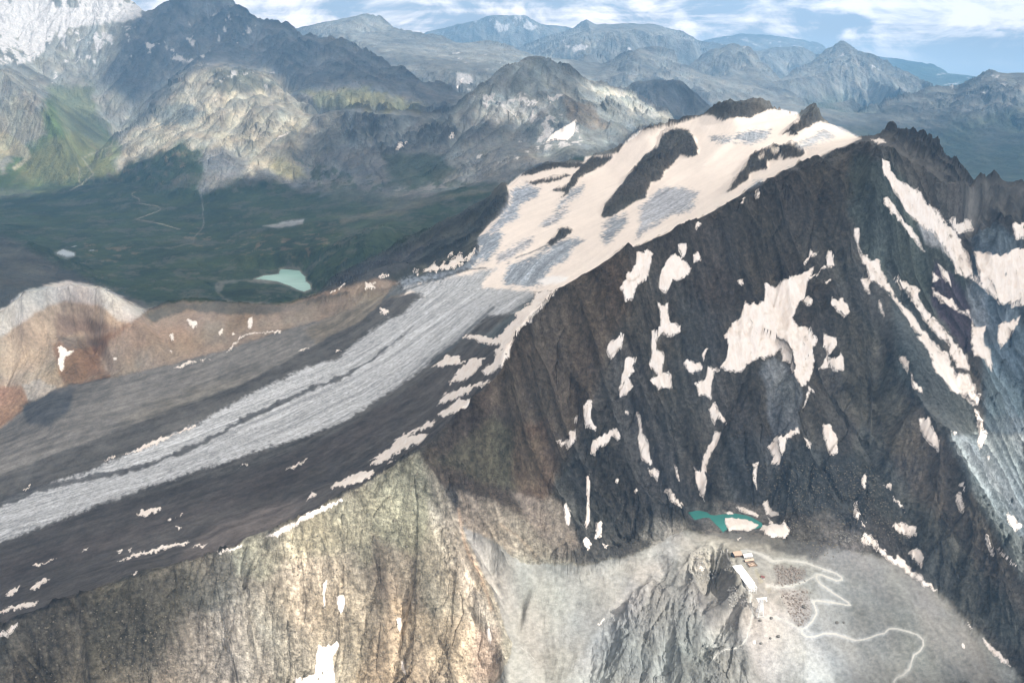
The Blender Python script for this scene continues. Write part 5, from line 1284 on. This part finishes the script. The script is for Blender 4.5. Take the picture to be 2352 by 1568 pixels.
 ('H', 'snow wedge behind the apex of the limestone face', G_MOR, [190,50,300,-10,400,-50,420,-20,370,0,300,25]),
 ('H', 'small snow bit below the wedge behind the apex', G_MOR, [310,65,390,40,340,65]),
 ('A', 'white snow streak in the gully of the far limestone cliff mountain', 'snow on the far mountains', [1880,975,1900,940,1960,915,2010,890,1960,925,1910,950]),
 ('B', 'forked white snow strip in the dark blue valley behind the pyramid mountain', 'snow on the far mountains', [795,585,810,600,850,545,845,535,825,545,820,580,810,615,798,612]),
 ('B', 'lower of two small snow patches at the left foot of the pyramid mountain', 'snow on the far mountains', [380,1025,400,985,420,980,430,990,460,965,465,980,420,1010,395,1035]),
 ('B', 'upper of two small snow patches at the left foot of the pyramid mountain', 'snow on the far mountains', [745,940,765,910,785,912,780,940,755,955]),
 ('B', 'bright triangular snow field between the ribs of the pyramid mountain', 'snow on the far mountains', [1400,980,1450,920,1550,860,1620,820,1600,920,1560,965,1450,965]),
]
for c_, lab, grp, pl in SNOWLIST:
    wp = 3.4 if c_ in 'CEFI' else 2.0
    far = grp.startswith('snow on the far')
    o = sheet('snow_patch', [cr(c_, *pl)], M_SNOW, hf=2.3 if not far else 0.6, split=True, warp=wp if not far else 0.8, lift=0.3 if not far else 1.5)
    if o: tag(o, lab, 'snow patch', grp)
log('snow')
LEFT = [l for l in LEFTOVER if len(l[1])]
c0 = 0; vs_, ts_ = [], []
for v_, t_ in LEFT: vs_.append(v_); ts_.append(t_+c0); c0 += len(v_)
if vs_:
    o = make_mesh('snow_specks', np.concatenate(vs_), np.concatenate(ts_), M_SNOW, True); o['kind'] = 'stuff'
# melting snow floating in the tarn
for lab, pl in (('upper snow floe drifting on the teal tarn', [380,370,420,365,540,420,525,440,430,410]), ('large snow floe covering the lower end of the teal tarn', [305,440,400,445,460,455,540,490,490,530,330,530,310,490]), ('small snow floe at the left of the teal tarn', [305,402,345,400,385,424,330,420])):
    o = sheet('snow_floe', [cr('I', *pl)], M_SNOW, hf=1.2, split=True, warp=1.2, lift=1.7, thick=0.8)
    if o: tag(o, lab, 'snow floe', 'snow floes on the tarn')

# ------------------------------------------------------------------ water
def water_mat(name, rgb, rough=0.25):
    m = bpy.data.materials.new(name); m.use_nodes = True; g = NT(m.node_tree)
    pos = g.n('ShaderNodeNewGeometry').outputs['Position']
    nz = g.noise(g.scalev(pos, (0.3, 1.0, 1.0)), 0.012, 4.0, 0.6, 1.0)
    f = g.mapr(nz, 0.3, 0.7, 0.88, 1.10)
    cc = g.n('ShaderNodeVectorMath', operation='SCALE'); cc.inputs[0].default_value = rgb; g.nt.links.new(f, cc.inputs['Scale'])
    bp = g.n('ShaderNodeBump', ins={'Strength': 0.25, 'Distance': 0.3, 'Height': g.noise(pos, 0.5, 4.0, 0.6)})
    p = g.n('ShaderNodeBsdfPrincipled', ins={'Roughness': rough, 'IOR': 1.33, 'Base Color': cc.outputs[0], 'Normal': bp.outputs[0]})
    o = g.n('ShaderNodeOutputMaterial'); g.nt.links.new(p.outputs[0], o.inputs[0])
    return m
def grow(poly, f):
    cx = sum(p[0] for p in poly)/len(poly); cy_ = sum(p[1] for p in poly)/len(poly)
    return [(cx+(p[0]-cx)*f, cy_+(p[1]-cy_)*f) for p in poly]
W1 = water_mat('milky_lake_water', (.27,.44,.40)); W2 = water_mat('tarn_water', (.055,.225,.20)); W3 = water_mat('pond_water', (.27,.32,.36))
for nm, pol, mt, z_, lab in (('lake', LAKE1, W1, ZL1, None), ('tarn', TARN, W2, ZT, None), ('pond', POND1, W3, ZP1, None)):
    o = sheet(nm, [pol], mt, warp=0.5, zflat=z_-0.2, smooth=True)
    if o: o['kind'] = 'structure'
for pol in (POND2, POND3):
    o = sheet('pond', [pol], W3, warp=0.3, lift=0.8, thick=0.5)
    if o: o['kind'] = 'structure'

# ------------------------------------------------------------------ gravel roads
M_ROAD = simple('gravel_road', (.38,.38,.36), 0.95, 0.1, 0.2, 0.10)
M_TRACK = simple('gravel_track', (.35,.35,.33), 0.95, 0.1, 0.2, 0.10)
for pl, w_, nm in ROADS:
    o = sheet('gravel_road' if nm == 'winding' else 'gravel_track', [pl], M_ROAD if nm == 'winding' else M_TRACK, lift=0.12, thick=0.15, warp=0.7, width=w_)
    if o: o['kind'] = 'structure'
for pl, w_ in ((cr('H',1310,980,1380,1010,1460,1030,1560,1025,1700,1060), 0.8), (cr('H',1220,1310,1300,1370,1345,1430,1350,1500,1340,1568), 0.8)):
    o = sheet('footpath', [pl], M_TRACK, lift=0.1, thick=0.1, warp=0.3, width=w_)
    if o: o['kind'] = 'structure'
log('roads')
# ------------------------------------------------------------------ the cable car station on the col
import bmesh
class MB:
    def __init__(s): s.v = []; s.f = []
    def box(s, x0, x1, y0, y1, z0, z1, tilt=0.0):
        n = len(s.v)
        s.v += [(x0,y0,z0),(x1,y0,z0),(x1,y1,z0),(x0,y1,z0),(x0,y0,z1),(x1,y0,z1+tilt),(x1,y1,z1+tilt),(x0,y1,z1)]
        s.f += [tuple(n+i for i in q) for q in ((0,3,2,1),(4,5,6,7),(0,1,5,4),(1,2,6,5),(2,3,7,6),(3,0,4,7))]
        return s
    def gable(s, x0, x1, y0, y1, z0, z1, t=0.35, axis='x'):
        n = len(s.v)
        if axis == 'x':
            ym = (y0+y1)/2
            for dz in (0, t):
                s.v += [(x0,y0,z0+dz),(x1,y0,z0+dz),(x1,ym,z1+dz),(x0,ym,z1+dz),(x0,y1,z0+dz),(x1,y1,z0+dz)]
        q = [(6,7,8,9),(9,8,11,10),(0,3,2,1),(3,4,5,2),(0,1,7,6),(5,4,10,11),(1,2,8,7),(2,5,11,8),(3,0,6,9),(4,3,9,10)]
        s.f += [tuple(n+i for i in a) for a in q]; return s
    def tri_wall(s, x0, x1, y0, y1, z0, z1):
        n = len(s.v); ym = (y0+y1)/2
        s.v += [(x0,y0,z0),(x0,y1,z0),(x0,ym,z1),(x1,y0,z0),(x1,y1,z0),(x1,ym,z1)]
        s.f += [tuple(n+i for i in a) for a in ((0,2,1),(3,4,5),(0,1,4,3),(1,2,5,4),(2,0,3,5))]; return s
    def bar(s, a, b, r):
        a = Vector(a); b = Vector(b); d = (b-a).normalized()
        u_ = d.orthogonal().normalized(); w_ = d.cross(u_); n = len(s.v)
        for p in (a, b):
            for c, q in ((1,1),(-1,1),(-1,-1),(1,-1)): s.v.append(tuple(p+u_*r*c+w_*r*q))
        s.f += [tuple(n+i for i in a_) for a_ in ((0,1,2,3),(7,6,5,4),(0,4,5,1),(1,5,6,2),(2,6,7,3),(3,7,4,0))]; return s
    def build(s, name, mat_, parent=None):
        me = bpy.data.meshes.new(name); me.from_pydata(s.v, [], s.f); me.materials.append(mat_)
        bm = bmesh.new(); bm.from_mesh(me); bmesh.ops.recalc_face_normals(bm, faces=bm.faces); bm.to_mesh(me); bm.free()
        o = bpy.data.objects.new(name, me); col.objects.link(o)
        if parent: o.parent = parent
        return o
def thing(name, label, cat, loc, rz=0.0, group=None):
    o = bpy.data.objects.new(name, None); col.objects.link(o); o.location = loc; o.rotation_euler = (0, 0, rz)
    return tag(o, label, cat, group)
M_WROOF = simple('white_roof_sheet', (.86,.87,.88), 0.5, 0.4, 0.3, 0.03)
M_CONC = simple('concrete', (.42,.41,.39), 0.9, 0.1, 0.5, 0.12, bump=.2)
M_GLASS = simple('window_glass', (.03,.04,.05), 0.15, 0.6, 0.5, 0.1)
M_TIMB = simple('weathered_timber', (.16,.105,.075), 0.85, 0.1, 1.2, 0.25, bump=.3)
M_TIMB2 = simple('pale_timber', (.42,.33,.26), 0.85, 0.1, 1.2, 0.2)
M_GREYR = simple('grey_roof', (.33,.34,.33), 0.7, 0.3, 0.5, 0.1)
M_REDR = simple('brown_red_roof', (.17,.07,.06), 0.7, 0.3, 0.5, 0.1)
M_STEEL = simple('galvanised_steel', (.72,.73,.74), 0.45, 0.4, 0.5, 0.05)
M_DARK = simple('dark_door', (.02,.022,.025), 0.8, 0.1, 0.5, 0.1)  # near-black colour of the door panels
def seat(u0, v0, u1, v1):
    """ground axis between two surveyed pixels -> centre, heading, length"""
    x0, y0, z0 = pick(u0, v0); x1, y1, z1 = pick(u1, v1)
    return ((x0+x1)/2, (y0+y1)/2, (z0+z1)/2), math.atan2(y1-y0, x1-x0), math.hypot(x1-x0, y1-y0)
# station hall
(cx, cy_, cz), hd, L = seat(1692, 1304, 1722, 1350)
st = thing('cable_car_station', 'long cable car station with bright white roof at the edge of the platform', 'building', (cx, cy_, cz-1.0), hd)
hl = L/2; hw = 8.0
M0 = MB().box(-hl, hl, -hw, hw, -6.0, 8.5); M0.build('wall', M_CONC, st)
rf = MB().box(-hl-1.0, hl+0.4, -hw-1.0, hw+1.0, 8.5, 9.5).build('roof', M_WROOF, st)
for k in range(int(2*hl//6)-1):
    MB().box(-hl+3.5+k*6, -hl+7.0+k*6, -hw-0.12, -hw+0.1, 3.4, 6.2).build('window', M_GLASS, st)
    MB().box(-hl+3.5+k*6, -hl+7.0+k*6, hw-0.1, hw+0.12, 3.4, 6.2).build('window', M_GLASS, st)
MB().box(-hl-0.12, -hl+0.1, -4.5, 4.5, 1.2, 6.5).build('door', M_DARK, st)
fr = MB()
for yy_ in (-hw, -hw/3, hw/3, hw):
    fr.bar((hl+0.1, yy_, 8.6), (hl+11, yy_, 8.0), 0.28); fr.bar((hl+11, yy_, 8.0), (hl+11, yy_, -7.0), 0.25)
for k in range(4):
    fr.bar((hl+2+k*3, -hw, 8.4), (hl+2+k*3, hw, 8.4), 0.26)
for zc in (4.0, 0.5): fr.bar((hl+11, -hw, zc), (hl+11, hw, zc), 0.22)
for a_, b_ in ((-hw, -hw/3), (-hw/3, hw/3), (hw/3, hw)): fr.bar((hl+11, a_, 0.5), (hl+11, b_, 8.0), 0.18)
fr.build('steel_frame', M_STEEL, st)
MB().box(hl+0.2, hl+7.0, -hw+1, hw-1, -4, 0.8).build('platform', M_CONC, st)
MB().box(-hl+5, -hl+11, -hw-4.5, -hw-0.1, -5, 5.2).build('annex', M_CONC, st)
# timber restaurant and its neighbours
def house(name, label, cat, u, v, lx, ly, h, hd_, wmat, rmat, kind='gable', nwin=3, sink=1.0, ridge=2.2):
    x, y, z = pick(u, v)
    t = thing(name, label, cat, (x, y, z-sink), hd_)
    MB().box(-lx/2, lx/2, -ly/2, ly/2, -2.0, h).build('wall', wmat, t)
    if kind == 'gable':
        MB().tri_wall(-lx/2, lx/2, -ly/2, ly/2, h, h+ridge).build('gable_wall', wmat, t)
        MB().gable(-lx/2-0.7, lx/2+0.7, -ly/2-0.8, ly/2+0.8, h-0.15, h+ridge+0.12).build('roof', rmat, t)
    elif kind == 'mono':
        MB().box(-lx/2-0.6, lx/2+0.6, -ly/2-0.6, ly/2+0.6, h+0.01, h+0.5, 0.9).build('roof', rmat, t)
    for k in range(nwin):
        xx = -lx/2+(k+0.7)*lx/(nwin+0.4)
        w_ = MB().box(xx-0.7, xx+0.7, -ly/2-0.12, -ly/2+0.08, 1.6, 3.0); f_ = w_.build('window', M_GLASS, t)
    MB().box(lx/2-0.08, lx/2+0.12, -0.7, 0.7, 0.2, 2.6).build('door', M_DARK, t)
    return t
rest = house('mountain_restaurant', 'brown timber restaurant with a dark rounded bay beside the white roofed station', 'building', 1694, 1274, 16, 12, 4.5, hd*0+R(6), M_TIMB, M_TIMB2, 'mono')
b = MB(); n_ = 10
for k in range(n_):
    a0_, a1_ = math.pi/2+math.pi*k/n_, math.pi/2+math.pi*(k+1)/n_
    b.bar((-8+4.4*math.cos((a0_+a1_)/2), 4.6*math.sin((a0_+a1_)/2), 0.0), (-8+4.4*math.cos((a0_+a1_)/2), 4.6*math.sin((a0_+a1_)/2), 4.4), 0.85)
b.build('rounded_bay', M_GLASS, rest)
house('storage_shed', 'grey flat shed between the timber restaurant and the hall with the sloping white roof', 'building', 1708, 1270, 11, 10, 4.6, R(-8), M_GREYR, M_GREYR, 'mono', 1)
house('lift_hall', 'hall with a sloping white roof in the middle of the building cluster', 'building', 1716, 1279, 16, 9, 6.0, R(8), M_CONC, M_WROOF, 'gable', 3, ridge=2.8)
house('timber_cabin', 'long narrow timber cabin in front of the white sloping roof', 'building', 1720, 1288, 18, 5.0, 4.0, R(14), M_TIMB, M_TIMB2, 'gable', 4, ridge=1.4)
x, y, z = pick(1727, 1297)
dk = thing('timber_terrace', 'timber sun terrace with dark railing at the right end of the buildings', 'terrace', (x, y, z), R(14))
for k in range(10): MB().box(-8+k*1.6, -6.5+k*1.6, -5, 5, 0.6, 1.0).build('plank', M_TIMB2, dk)
rl = MB()
for a_, b_ in (((-8.2,-5.2),(8.2,-5.2)), ((8.2,-5.2),(8.2,5.2)), ((8.2,5.2),(-8.2,5.2)), ((-8.2,5.2),(-8.2,-5.2))):
    rl.bar((a_[0], a_[1], 2.2), (b_[0], b_[1], 2.2), 0.45); rl.bar((a_[0], a_[1], -1.0), (a_[0], a_[1], 2.2), 0.3)
rl.build('railing', M_TIMB, dk)
for k, (px_, py_) in enumerate(((-5,-2),(0,1),(4,-2),(-2,3),(5,2.6))): MB().box(px_-1, px_+1, py_-0.45, py_+0.45, 1.001, 1.8).build('table', M_TIMB, dk)
house('ski_patrol_hut', 'small lone hut with a brown red roof on the yellowish turf right of the station', 'hut', 1752, 1326, 6, 5, 3.0, R(-30), M_WROOF, M_REDR, 'gable', 1, ridge=1.6)
# pale retaining wall bending round the platform edge
wl = MB(); pr = [pick(*p) for p in ((1671,1262),(1670,1270),(1672,1280),(1677,1288),(1684,1294))]
for a_, b_ in zip(pr, pr[1:]): wl.bar((a_[0]-pr[0][0], a_[1]-pr[0][1], a_[2]-pr[0][2]), (b_[0]-pr[0][0], b_[1]-pr[0][1], b_[2]-pr[0][2]+0.4), 1.2)
o = wl.build('retaining_wall', M_CONC); o.location = pr[0]
tag(o, 'pale curved retaining wall along the platform edge above the dark drop', 'wall')
# cableway pylon
x, y, z = pick(1745, 1409)
py = thing('cableway_pylon', 'white steel lattice pylon with a wide crosshead below the station', 'pylon', (x, y, z-0.8), R(8))
HT = 34.0
feet = [(-6.5, 4.0), (-5.0, -4.5), (5.5, -4.5), (4.5, 4.0)]
top4 = [(-1.3, 1.2), (-1.3, -1.2), (1.3, -1.2), (1.3, 1.2)]
for f0, t0_ in zip(feet, top4): MB().bar((f0[0], f0[1], -1.5), (t0_[0], t0_[1], HT), 0.45).build('leg', M_STEEL, py)
br = MB(); lv = 8
for k in range(lv):
    s0_, s1_ = k/lv, (k+1)/lv
    for i in range(4):
        j = (i+1) % 4
        p = lambda q, s: (feet[q][0]*(1-s)+top4[q][0]*s, feet[q][1]*(1-s)+top4[q][1]*s, HT*s)
        if k > 1 or i in (0, 3): br.bar(p(i, s0_), p(j, s1_), 0.16)
        if k > 0: br.bar(p(i, s0_), p(j, s0_), 0.18)
br.build('bracing', M_STEEL, py)
ch = MB().box(-9, 9, -1.5, 1.5, HT, HT+1.2); ch.build('crosshead', M_STEEL, py)
for sx in (-7.6, 7.6):
    a = MB(); a.box(sx-1.1, sx+1.1, -5.0, 5.0, HT-1.6, HT-0.6); a.bar((sx, 0, HT-0.6), (sx, 0, HT), 0.5); a.build('cable_saddle', M_STEEL, py)
MB().bar((-9, 0, HT+3.4), (9, 0, HT+3.4), 0.3).bar((-9, 0, HT+1.2), (-9, 0, HT+3.4), 0.3).bar((9, 0, HT+1.2), (9, 0, HT+3.4), 0.3).build('service_gantry', M_STEEL, py)
MB().box(-8, 7, -6, 5.5, -3.2, -1.0).build('footing', M_CONC, py)

# ------------------------------------------------------------------ boulders and rubble
M_BLD = simple('boulder_stone', (.14,.135,.125), 0.95, 0.1, 0.4, 0.3)
rs = np.random.RandomState(5)
import itertools
bm = bmesh.new(); bmesh.ops.create_icosphere(bm, subdivisions=1, radius=1.0)
ICV = np.array([v.co[:] for v in bm.verts]); ICT = np.array([[v.index for v in f.verts] for f in bm.faces]); bm.free()
bm = bmesh.new(); bmesh.ops.create_icosphere(bm, subdivisions=2, radius=1.0)
IC2V = np.array([v.co[:] for v in bm.verts]); IC2T = np.array([[v.index for v in f.verts] for f in bm.faces]); bm.free()
BL = [(cr('I',625,1125)[0], 3.0, 'dark boulder on the pale ground right of the pylon foot'), (cr('I',550,1142)[0], 2.6, 'dark boulder just below the pylon foot'),
      (cr('I',672,1250)[0], 3.0, 'boulder with a bright face in the middle of the pale scree'), (cr('I',618,1262)[0], 2.2, 'small dark boulder left of the bright faced one'),
      (cr('I',1072,1157)[0], 3.4, 'left of the two dark boulders above the long road bend'), (cr('I',1120,1155)[0], 2.4, 'right of the two dark boulders above the long road bend'),
      (cr('I',848,1048)[0], 4.0, 'large dark boulder on the brown rubble beside the road'), (cr('I',555,1298)[0], 2.4, 'lone boulder low on the pale scree below the pylon')]
for (u_, v_), r_, lb in BL:
    x, y, z = pick(u_, v_)
    vv_ = IC2V*(1+0.22*rs.randn(len(IC2V), 1)*0.5)*np.array([r_*1.2, r_*0.9, r_*0.8])
    o = make_mesh('boulder', vv_.astype(F32), IC2T, M_BLD); o.location = (x, y, z+r_*0.3); tag(o, lb, 'boulder', 'boulders below the station')
def scatter(name, polys, n, smin, smax, mat_):
    V_, T_ = [], []; c0 = 0
    for poly in polys:
        us = [p[0] for p in poly]; vs_ = [p[1] for p in poly]
        uu = rs.uniform(min(us), max(us), n); ww = rs.uniform(min(vs_), max(vs_), n)
        d = poly_sdf(poly, uu.astype(F32), ww.astype(F32))
        ok = d+rs.randn(n)*6 > 4
        for u_, v_ in zip(uu[ok], ww[ok]):
            x, y, z = pick(u_, v_); s_ = smin*(smax/smin)**(rs.rand()**2.2)
            m_ = ICV*(1+0.25*rs.randn(len(ICV), 1))*s_*np.array([rs.uniform(.7, 1.3), rs.uniform(.7, 1.3), rs.uniform(.5, 1.0)])
            V_.append(m_+np.array([x, y, z+s_*0.2])); T_.append(ICT+c0); c0 += len(ICV)
    o = make_mesh(name, np.concatenate(V_).astype(F32), np.concatenate(T_), mat_); o['kind'] = 'stuff'
scatter('boulder_field', [cr('I',640,760,860,780,860,860,760,900,660,890), cr('I',680,930,880,920,900,1100,860,1180,800,1180,720,1040)], 800, 0.6, 2.2, simple('brown_rubble', (.20,.175,.155), 0.95, 0.1, 0.3, 0.4))
scatter('rubble', [cr('I',60,650,320,640,360,760,220,900,80,900), cr('I',330,900,470,960,470,1060,330,1060), cr('I',1050,520,1250,560,1120,620)], 700, 0.7, 2.4, simple('grey_rubble', (.26,.255,.24), 0.95, 0.1, 0.3, 0.4))
scatter('scree_blocks', [[(0,1450),(420,1310),(700,1230),(960,1080),(1040,1250),(1120,1500),(1120,1566),(0,1566)], [(1700,1060),(2000,1060),(2100,1250),(1980,1250),(1860,1280),(1780,1180)]], 3500, 0.6, 2.2, simple('cliff_blocks', (.17,.155,.125), 0.95, 0.1, 0.3, 0.5))
log('station')
# ------------------------------------------------------------------ out-of-view cloud deck above the ground, with gaps laid where sun is wanted
SUNLIT = [
 ([(-300,-300),(330,-100),(335,15),(290,45),(262,60),(262,110),(255,160),(235,180),(290,232),(330,240),(370,215),(420,160),(470,140),(560,140),(640,185),(720,230),(740,262),(790,262),(830,275),(780,300),(700,290),(620,330),(640,370),(700,385),(690,415),(640,412),(560,395),(520,440),(470,450),(430,400),(420,345),(330,360),(270,400),(180,430),(90,452),(-60,440),(-300,430)], 14, 0.85),
 ([(700,195),(860,195),(920,222),(1000,245),(960,262),(850,258),(740,248)], 10, 0.8),
 ([(1330,185),(1440,200),(1555,245),(1560,292),(1480,290),(1410,335),(1290,352),(1225,345),(1300,300),(1370,270)], 12, 0.9),
 ([(1090,240),(1190,225),(1280,235),(1270,270),(1180,285),(1110,275)], 12, 0.8),
 ([(1050,350),(1260,340),(1340,350),(1160,400),(980,440),(1000,400)], 20, 0.35),
 ([(1560,300),(1640,250),(1800,235),(2000,320),(1840,370),(1700,360),(1600,400)], 22, 0.36),
 ([(560,1250),(640,1212),(780,1145),(870,1090),(962,1036),(1010,1105),(1062,1195),(1150,1215),(1260,1205),(1340,1290),(1420,1235),(1540,1215),(1700,1222),(1830,1275),(1860,1360),(1850,1440),(1960,1500),(1960,1800),(200,1800),(280,1560),(420,1490),(500,1420),(470,1390),(530,1330)], 26, 1.0),
 ([(2180,985),(2352,950),(2600,950),(2600,1500),(2352,1350),(2290,1240),(2220,1120)], 22, 1.0),
 ([(380,1270),(500,1200),(620,1160),(690,1160),(640,1212),(520,1262),(420,1295)], 16, 0.55),
 ([(1960,1320),(2000,1330),(2060,1420),(2040,1440),(1980,1390)], 14, 0.5),
 ([(-100,640),(150,630),(320,690),(330,740),(250,800),(200,880),(60,960),(-100,1000)], 24, 0.33),
 ([(300,700),(640,690),(860,640),(1050,640),(1200,640),(1240,700),(900,900),(500,1080),(0,1230),(-100,1200),(-100,1000),(200,860)], 40, 0.12),
 ([(1780,1240),(2060,1280),(2300,1500),(2352,1600),(1900,1600)], 30, 0.6),
 ([(-100,470),(460,450),(900,500),(1000,520),(700,680),(330,690),(-100,640)], 30, 0.16),
]
DARK = [([(850,1215),(960,1250),(990,1400),(930,1430),(850,1340)], 26, 1.0), ([(340,45),(480,90),(560,150),(470,140),(420,160),(370,215),(330,240),(290,230),(232,180),(255,160),(262,110),(268,60)], 6, 1.0),
        ([(150,262),(215,270),(265,320),(250,340),(170,300)], 10, 0.9), ([(-100,395),(40,400),(60,440),(-100,470)], 12, 1.0), ([(2010,1390),(2080,1400),(2130,1500),(2060,1560),(1990,1500)], 20, 0.8)]
def light_field():
    L = np.zeros(U.shape, F32)
    for p_, f_, s_ in SUNLIT:
        idx = FD.sub(p_, f_*2+20, True)
        d = poly_sdf(p_, U[idx]+5*WBX[idx]*1.5, V[idx]+5*WBY[idx]*1.5)
        L[idx] = np.maximum(L[idx], sstep(d, -f_, f_)*s_)
    for p_, f_, s_ in DARK:
        idx = FD.sub(p_, f_*2+20, True)
        d = poly_sdf(p_, U[idx]+5*WBX[idx], V[idx]+5*WBY[idx])
        L[idx] *= 1-sstep(d, -f_, f_)*s_
    # beyond 11 km: broken cumulus shade
    bn = fbm(PX, PY, 2600.0, 4, 0.55, 9.0)
    br = 0.42+0.58*sstep(bn, -0.30, 0.12)
    ff = sstep(PY, 12500, 14500)
    L = L*(1-ff)+br*ff
    return L
LF = light_field()
# follow the sun ray through every ground point up to the deck
ZD = 6300.0
NX, NY = 560, 640
X0, X1, Y0, Y1 = -16000.0, 36000.0, -3500.0, 36000.0
def ycoord(y): return np.log(np.maximum(y+4500.0, 10.0)/1000.0)
yc0, yc1 = ycoord(np.array(Y0)), ycoord(np.array(Y1))
def xcoord(x, y): return (x)/(y+4500.0)
t_ = (ZD-PZ)/SUNV[2]
DX = PX+t_*SUNV[0]; DY = PY+t_*SUNV[1]
XC0, XC1 = -1.6, 2.6
def splat(mask):
    gx_ = ((xcoord(DX[mask], DY[mask])-XC0)/(XC1-XC0)*(NX-1)); gy_ = ((ycoord(DY[mask])-yc0)/(yc1-yc0)*(NY-1))
    ok = (gx_ > 0) & (gx_ < NX-2) & (gy_ > 0) & (gy_ < NY-2)
    ix = gx_[ok].round().astype(int); iy = gy_[ok].round().astype(int)
    r = ix*NY+iy
    wv = np.maximum(1e-3, (VISP[mask][ok]*1.0+0.02))
    s0 = np.bincount(r, wv, NX*NY); s1 = np.bincount(r, wv*LF[mask][ok], NX*NY)
    return s0.reshape(NX, NY), s1.reshape(NX, NY)
s0, s1 = splat(np.ones(U.shape, bool))
# spread into the cells between samples
g0, g1 = gauss(gauss(s0, 1.0, 0), 1.0, 1), gauss(gauss(s1, 1.0, 0), 1.0, 1)
h0, h1 = gauss(gauss(s0, 6, 0), 6, 1), gauss(gauss(s1, 6, 0), 6, 1)
wfine = np.clip(g0*4, 0, 1); wco = np.clip(h0*10, 0, 1)
coarse = np.where(h0 > 1e-9, h1/(h0+1e-9), 0)
D = np.where(g0 > 1e-9, g1/(g0+1e-9), 0)*wfine+coarse*(1-wfine)
D = D*wco+0.25*(1-wco)
D = gauss(gauss(D, 0.8, 0), 0.8, 1)
XCg = np.linspace(XC0, XC1, NX)[:, None]; YCg = np.linspace(yc0, yc1, NY)[None, :]
YY = np.exp(YCg)*1000.0-4500.0+0*XCg; XX = XCg*(YY+4500.0)
nz_ = fbm(XX, YY, 1400.0, 5, 0.6, 3.0)
TMIN = 0.13
trans = TMIN+(1-TMIN)*np.clip(D, 0, 1)
thick = -np.log(trans)*SUNV[2]/CLOUD_DENS*(1+0.10*nz_)          # metres of cloud the sun ray has to cross
edge = np.minimum(np.minimum(np.arange(NX)[:, None], NX-1-np.arange(NX)[:, None])/12.0, np.minimum(np.arange(NY)[None, :], NY-1-np.arange(NY)[None, :])/12.0)
thick *= np.clip(edge, 0, 1)
thick = np.maximum(thick, 0.0)
# unseen clouds shaped for their shade: closed bodies, flat below, lumpy on top
TOPH = 520.0
solid = thick > 6.0
top = ZD+thick*0.88; bot = ZD-thick*0.12
vid = np.full(NX*NY, -1); 
IDC = np.arange(NX*NY).reshape(NX, NY)
QC = np.stack([IDC[:-1, :-1], IDC[1:, :-1], IDC[1:, 1:], IDC[:-1, 1:]], -1).reshape(-1, 4)
sf = solid.ravel()
QC = QC[sf[QC].all(1)]
# boundary edges of the kept cells close top to bottom
E = np.concatenate([QC[:, [0, 1]], QC[:, [1, 2]], QC[:, [2, 3]], QC[:, [3, 0]]])
key = np.minimum(E[:, 0], E[:, 1])*(NX*NY)+np.maximum(E[:, 0], E[:, 1])
_, inv_, cnt = np.unique(key, return_inverse=True, return_counts=True)
BE = E[cnt[inv_] == 1]
nC = NX*NY
tris = np.concatenate([QC, QC[:, ::-1]+nC, np.stack([BE[:, 1], BE[:, 0], BE[:, 0]+nC, BE[:, 1]+nC], 1)])
cco = np.concatenate([np.stack([XX.ravel(), YY.ravel(), top.ravel()], 1), np.stack([XX.ravel(), YY.ravel(), bot.ravel()], 1)])
fl = np.zeros(2*nC, bool); fl[tris.ravel()] = True
ids = np.nonzero(fl)[0]; re_ = np.zeros(2*nC, np.int64); re_[ids] = np.arange(len(ids))
mc = bpy.data.materials.new('cloud_vapour'); mc.use_nodes = True; g = NT(mc.node_tree)
pv = g.n('ShaderNodeVolumePrincipled', ins={'Color': (1, 1, 1, 1), 'Density': CLOUD_DENS, 'Anisotropy': 0.3})
g.nt.links.new(pv.outputs[0], g.n('ShaderNodeOutputMaterial').inputs['Volume'])
o = make_mesh('cloud', cco[ids], re_[tris], mc, True)
o['kind'] = 'stuff'
log('clouds')
# ------------------------------------------------------------------ mountain air
hz = bpy.data.materials.new('mountain_air'); hz.use_nodes = True; g = NT(hz.node_tree)
pv = g.n('ShaderNodeVolumePrincipled', ins={'Color': HAZE_COL, 'Density': HAZE_DENS, 'Anisotropy': 0.1})
g.nt.links.new(pv.outputs[0], g.n('ShaderNodeOutputMaterial').inputs['Volume'])
zt = float(max(PZ.max()+15, HC+80)); zb = float(PZ.min()-60)
xr = 42000.0
v8 = np.array([(x, y, z) for z in (zb, zt) for y in (-3000.0, 39500.0) for x in (-xr, xr)], F32)
f6 = np.array([(0,2,3,1), (4,5,7,6), (0,1,5,4), (2,6,7,3), (0,4,6,2), (1,3,7,5)])
o = make_mesh('haze', v8, f6, hz)
o['kind'] = 'stuff'
log('haze', zb, zt)
